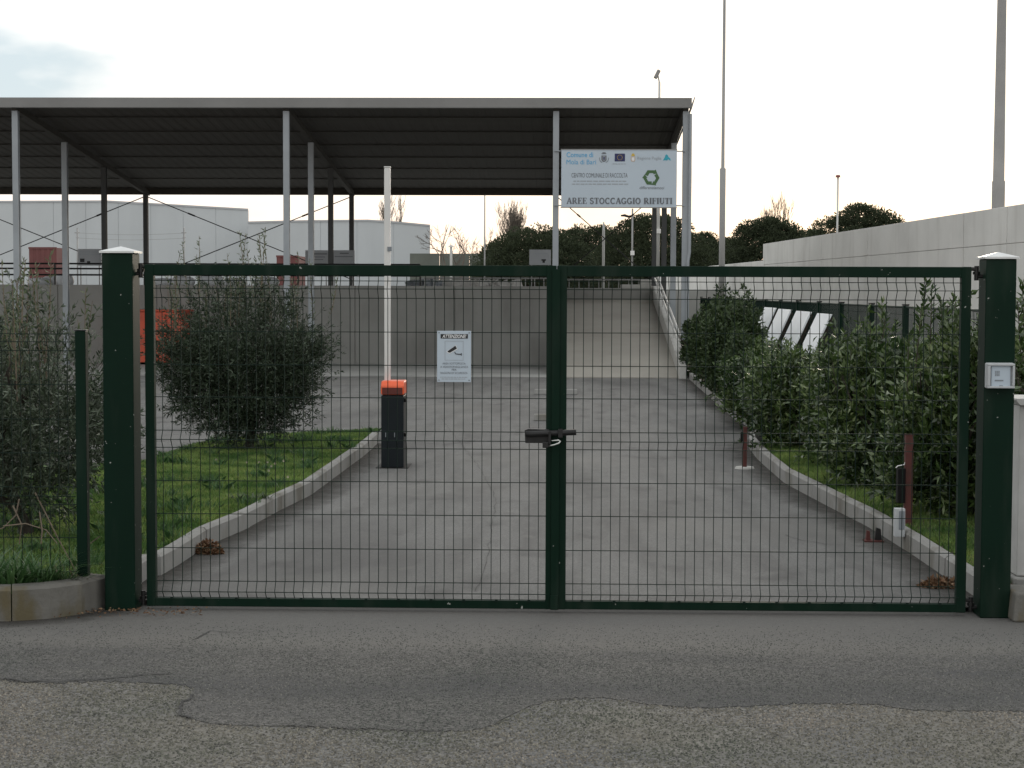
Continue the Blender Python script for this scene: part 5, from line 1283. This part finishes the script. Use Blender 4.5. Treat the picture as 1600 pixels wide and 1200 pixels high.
# weeds at the street fence
def weeds(label, cx, cy, n, H, spread, z):
    a = RNG.uniform(0, 2*math.pi, n); r = spread * np.sqrt(RNG.uniform(0, 1, n))
    x, y = cx + r * np.cos(a), cy + r * np.sin(a) * 0.5; out = []
    V, Fq = [], []
    nseg = 5
    hh = H * RNG.uniform(.5, 1.1, n); az = np.where(RNG.uniform(0, 1, n) < .6, np.arctan2(y - cy, x - cx), RNG.uniform(0, 6.28, n)); le = RNG.uniform(.35, 1.15, n); wd = RNG.uniform(.011, .022, n)
    s = np.stack([-np.sin(az), np.cos(az)], 1)
    rows = []
    for i in range(nseg + 1):
        t = i / nseg; w = wd * (1 - t) ** .7 * .5
        px = x + np.cos(az) * le * hh * t ** 1.6; py = y + np.sin(az) * le * hh * t ** 1.6; pz = z + hh * (t - 0.45 * le * t ** 2.2)
        rows.append((np.stack([px - s[:, 0]*w, py - s[:, 1]*w, pz], 1), np.stack([px + s[:, 0]*w, py + s[:, 1]*w, pz], 1)))
    V = np.stack([q for r_ in rows for q in r_], 1).reshape(-1, 3); base = np.arange(n)[:, None] * (2 * (nseg + 1))
    Fq = np.concatenate([base + np.array([[2*i, 2*i+1, 2*i+3, 2*i+2]]) for i in range(nseg)], 0)
    return V, Fq
def weed_clump(label, spots, m='weed_mat'):
    t = thing('weed_clump', label, 'weeds', (spots[0][0], spots[0][1], KH - 0.04))
    for cx, cy, n, H, sp in spots:
        V, Fq = weeds('', cx, cy, n, H, sp, KH - 0.05); tag(fast_mesh('blades', V, Fq, m, t), kind='stuff')
    return t
wx = lambda px: P(px, 880, Y=-0.1).x
weed_clump('lush clump of long bladed green weeds at the end of the low fence', [(wx(20), -0.12, 260, 0.32, 0.26), (wx(-40), -0.1, 200, 0.34, 0.25)])
weed_clump('smaller clump of long green weeds nearer the fence post', [(wx(72), -0.08, 170, 0.24, 0.17)])
weed_clump('thin dry grass tuft beside the low fence post', [(wx(108), -0.04, 40, 0.17, 0.10)], 'straw_mat')
weed_clump('dark broad weed tuft leaning over the lawn kerb', [(P(415, 778, z=KH).x - 0.12, P(415, 778, z=KH).y, 130, 0.13, 0.17)], 'hedge_mat')
# dry twigs
t = thing('dry_twigs', 'bare pale twigs sprawling over the weeds behind the low fence', 'twigs', (wx(60), 0.1, KH))
for pts in ([(55, 770), (70, 800), (90, 840), (112, 880), (122, 900)], [(30, 780), (25, 805), (5, 825), (-15, 830)], [(5, 822), (40, 818), (72, 828), (90, 850)], [(120, 885), (128, 862), (140, 850), (156, 838)], [(62, 800), (66, 830), (64, 850)], [(20, 790), (34, 820), (30, 850)]):
    yy = random.uniform(-0.12, 0.15)
    MB().path([P(a, b_, Y=yy + random.uniform(-.03, .03)) for a, b_ in pts], [0.0045 - 0.0006 * i for i in range(len(pts))], 5).build('twig', 'twig_mat', t)
# little yellow and white flowers in the lawn
t = thing('lawn_flowers', 'few tiny pale yellow flowers in the lawn below the olive tree', 'flowers', P(430, 725, z=KH))
for (a, b_) in ((418, 722), (424, 728), (430, 724), (443, 720), (473, 718), (420, 735), (386, 722), (338, 718), (450, 745), (405, 722)):
    q = P(a, b_, z=KH + 0.02); mb = MB()
    for k in range(6):
        th = k * math.pi / 3; mb.add([(q.x, q.y, q.z), (q.x + .009 * math.cos(th - .35), q.y - .004, q.z + .009 * math.sin(th - .35)), (q.x + .013 * math.cos(th), q.y - .006, q.z + .013 * math.sin(th)), (q.x + .009 * math.cos(th + .35), q.y - .004, q.z + .009 * math.sin(th + .35))], [(0, 1, 2, 3)])
    mb.build('flower', 'print_cream', t)
# dead leaf heaps
def leaf_heap(label, px, py, r, h, n):
    c = P(px, py, z=0.0)
    a = RNG.uniform(0, 6.28, n); rr = r * np.sqrt(RNG.uniform(0, 1, n)); x = c.x + rr * np.cos(a); y = c.y + rr * np.sin(a) * .6
    z = 0.005 + h * RNG.uniform(0, 1, n) * np.clip(1 - (rr / r) ** 2, 0.05, 1)
    d = rand_dirs(n); d[:, 2] *= .5; d = unit(d)
    V, Fq = leaf_geo(np.stack([x, y, z], 1), d, 0.034 * RNG.uniform(.6, 1.3, n), 0.019, 0.3); V[:, 2] = np.maximum(V[:, 2], 0.002)
    o = fast_mesh('leaf_heap', V, Fq, 'dead_leaf_mat'); return tag(o, label, 'dead leaves', kind='stuff')
leaf_heap('little heap of brown dead leaves by the lawn kerb', 325, 865, 0.10, 0.09, 620)
leaf_heap('flat heap of brown dead leaves by the right gate hinge', 1474, 917, 0.14, 0.05, 700)
# dirt and dead leaves along the gate line
x = RNG.uniform(lp0 - .5, lp1 + 0.4, 300); y = RNG.normal(-0.18, 0.08, 300); n = len(x)
V, Fq = leaf_geo(np.stack([x, y, np.full(n, -0.012)], 1), unit(rand_dirs(n) * np.array([[1, 1, .15]])), 0.022 * RNG.uniform(.4, 1.2, n), 0.012, .1)
V[:, 2] = np.maximum(V[:, 2], -0.015)
tag(fast_mesh('leaf_litter', V, Fq, 'dead_leaf_mat'), 'scatter of dark leaf litter at the foot of the left gate post', 'leaf litter', kind='stuff')

# ---- far trees
def pine(label, px, Z, half_px, top_px, seed, n=9000, low=0.0):
    n = int(n * 4.6)
    random.seed(seed); Y = Zg(Z); c = P(px, top_px, Y=Y); r = half_px * Z / F; zt = c.z
    t = thing('pine_tree', label, 'pine tree', (c.x, Y, -0.1))
    mb = MB(); tips = []
    limb(mb, Vector((c.x, Y, -0.2)), (0, 0, 1), zt * 0.45, 0.22, 3, tips, 0.55, 0.2, 7, (3, 4), 0.62)
    mb.build('trunk', 'bark', t)
    # umbrella crown: puffs of needles over a flattened dome
    nb = 230; pu = []
    for q in range(nb):
        a = random.uniform(0, 6.283); u = math.sqrt(random.random()); x = c.x + r * u * math.cos(a); y = Y + r * 0.8 * u * math.sin(a)
        dome = (zt - 0.4) - (zt * 0.38) * u ** 2.3
        lay = random.random(); z = dome if lay < .45 else random.uniform(1.0 + low, dome)
        pu.append((x, y, z + random.uniform(-.2, .15), random.uniform(.5, .95) * min(1, r / 3.2)))
    pu = np.array(pu); k = RNG.integers(0, nb, n); d = rand_dirs(n, 0.25)
    rad = pu[k, 3] * RNG.uniform(.45, 1.0, n) ** .5
    pos = pu[k, :3] + d * rad[:, None] * np.array([[1, 1, .62]])
    dd = unit(d + rand_dirs(n) * .6 + np.array([[0, 0, .3]]))
    V, Fq = leaf_geo(pos, dd, 0.17 * RNG.uniform(.6, 1.2, n), 0.075, .1)
    tag(fast_mesh('crown', V, Fq, 'pine_mat', t), kind='stuff')
    return t
pine('dark umbrella pine directly right of the bare trees', 838, 105, 92, 356, 41)
pine('dark umbrella pine behind the white notice board', 925, 112, 85, 354, 42)
pine('tall dark umbrella pine behind the canopy sign columns', 1018, 100, 88, 336, 43)
pine('low dark pine seen between the canopy end and the lighting mast', 1095, 118, 55, 362, 44, 6000)
pine('dark umbrella pine right of the lighting mast, lower of the two', 1200, 110, 68, 339, 45, 8000)
pine('broad domed pine rising behind the far street lamp', 1345, 100, 92, 325, 46)
pine('small dark pine filling the gap before the domed pine', 1268, 120, 60, 358, 47, 6000)
pine('low dark pine directly behind the lighting mast', 1138, 125, 48, 372, 49, 6000)
pine('small dark pine at the left edge of the pine group', 775, 125, 35, 378, 48, 4000)
n = 42000
pxs = RNG.uniform(742, 1300, n); Zu = 119 + RNG.uniform(-2, 3, n); hmax = 2.9 + 0.5 * np.sin(pxs * .045) + 0.35 * np.sin(pxs * .13)
pos = np.stack([(pxs - 870) * Zu / F, Zu + CAM.y, hmax * RNG.uniform(0, 1, n) ** .6], 1)
V, Fq = leaf_geo(pos, rand_dirs(n, .3), 0.30 * RNG.uniform(.6, 1.2, n), 0.16, .1)
tag(fast_mesh('undergrowth', V, Fq, 'pine_mat'), 'dark undergrowth filling the ground below the far pines', 'undergrowth', kind='stuff')
def bare_tree(label, px, base_px, Z, top_px, seed, spread=0.45, upright=0.2, r=0.11, depth=5, kids=(2, 3), base_z=None):
    random.seed(seed); Y = Zg(Z); b_ = P(px, base_px, Y=Y); top = P(px, top_px, Y=Y).z; z0 = PZ - 0.1 if base_z is None else base_z; H = top - z0
    t = thing('bare_tree', label, 'bare tree', (b_.x, Y, z0))
    mb = MB(); tips = []
    limb(mb, Vector((b_.x, Y, z0)), (0, 0, 1), H * 0.30, r, depth, tips, spread, upright, 6, kids, 0.74, 0.0125 * Z / 120)
    zmax = max(v[2] for v in mb.v); s = H / (zmax - z0); mb.v = [(b_.x + (x - b_.x) * s, Y + (y - Y) * s, z0 + (z - z0) * s) for x, y, z in mb.v]
    nt = len(tips); 
    k = len(mb.f)
    mb.build('branches', 'pale_bark', t)
    return t
bare_tree('bare spreading tree right of the lower white hall', 690, 400, 112, 350, 51, .5, .12, .10)
bare_tree('bare tree with forked crown behind the short lamp post', 722, 400, 116, 352, 52, .5, .15, .10)
bare_tree('bare bushy tree left of the thin tall pole', 742, 400, 122, 355, 57, .45, .15, .09)
bare_tree('tall bare tree with many upright twigs rising over the pines', 792, 400, 125, 306, 60, .28, .36, .12, 6, (3, 4), -0.1)
bare_tree('slim bare poplar above the roof of the lower white hall, behind the boom', 612, 345, 190, 300, 54, .20, .5, .2, 6, (2, 4), -0.1)
bare_tree('slim bare poplar above the pine right of the lighting mast', 1196, 345, 150, 296, 55, .20, .5, .16, 6, (2, 4), -0.1)
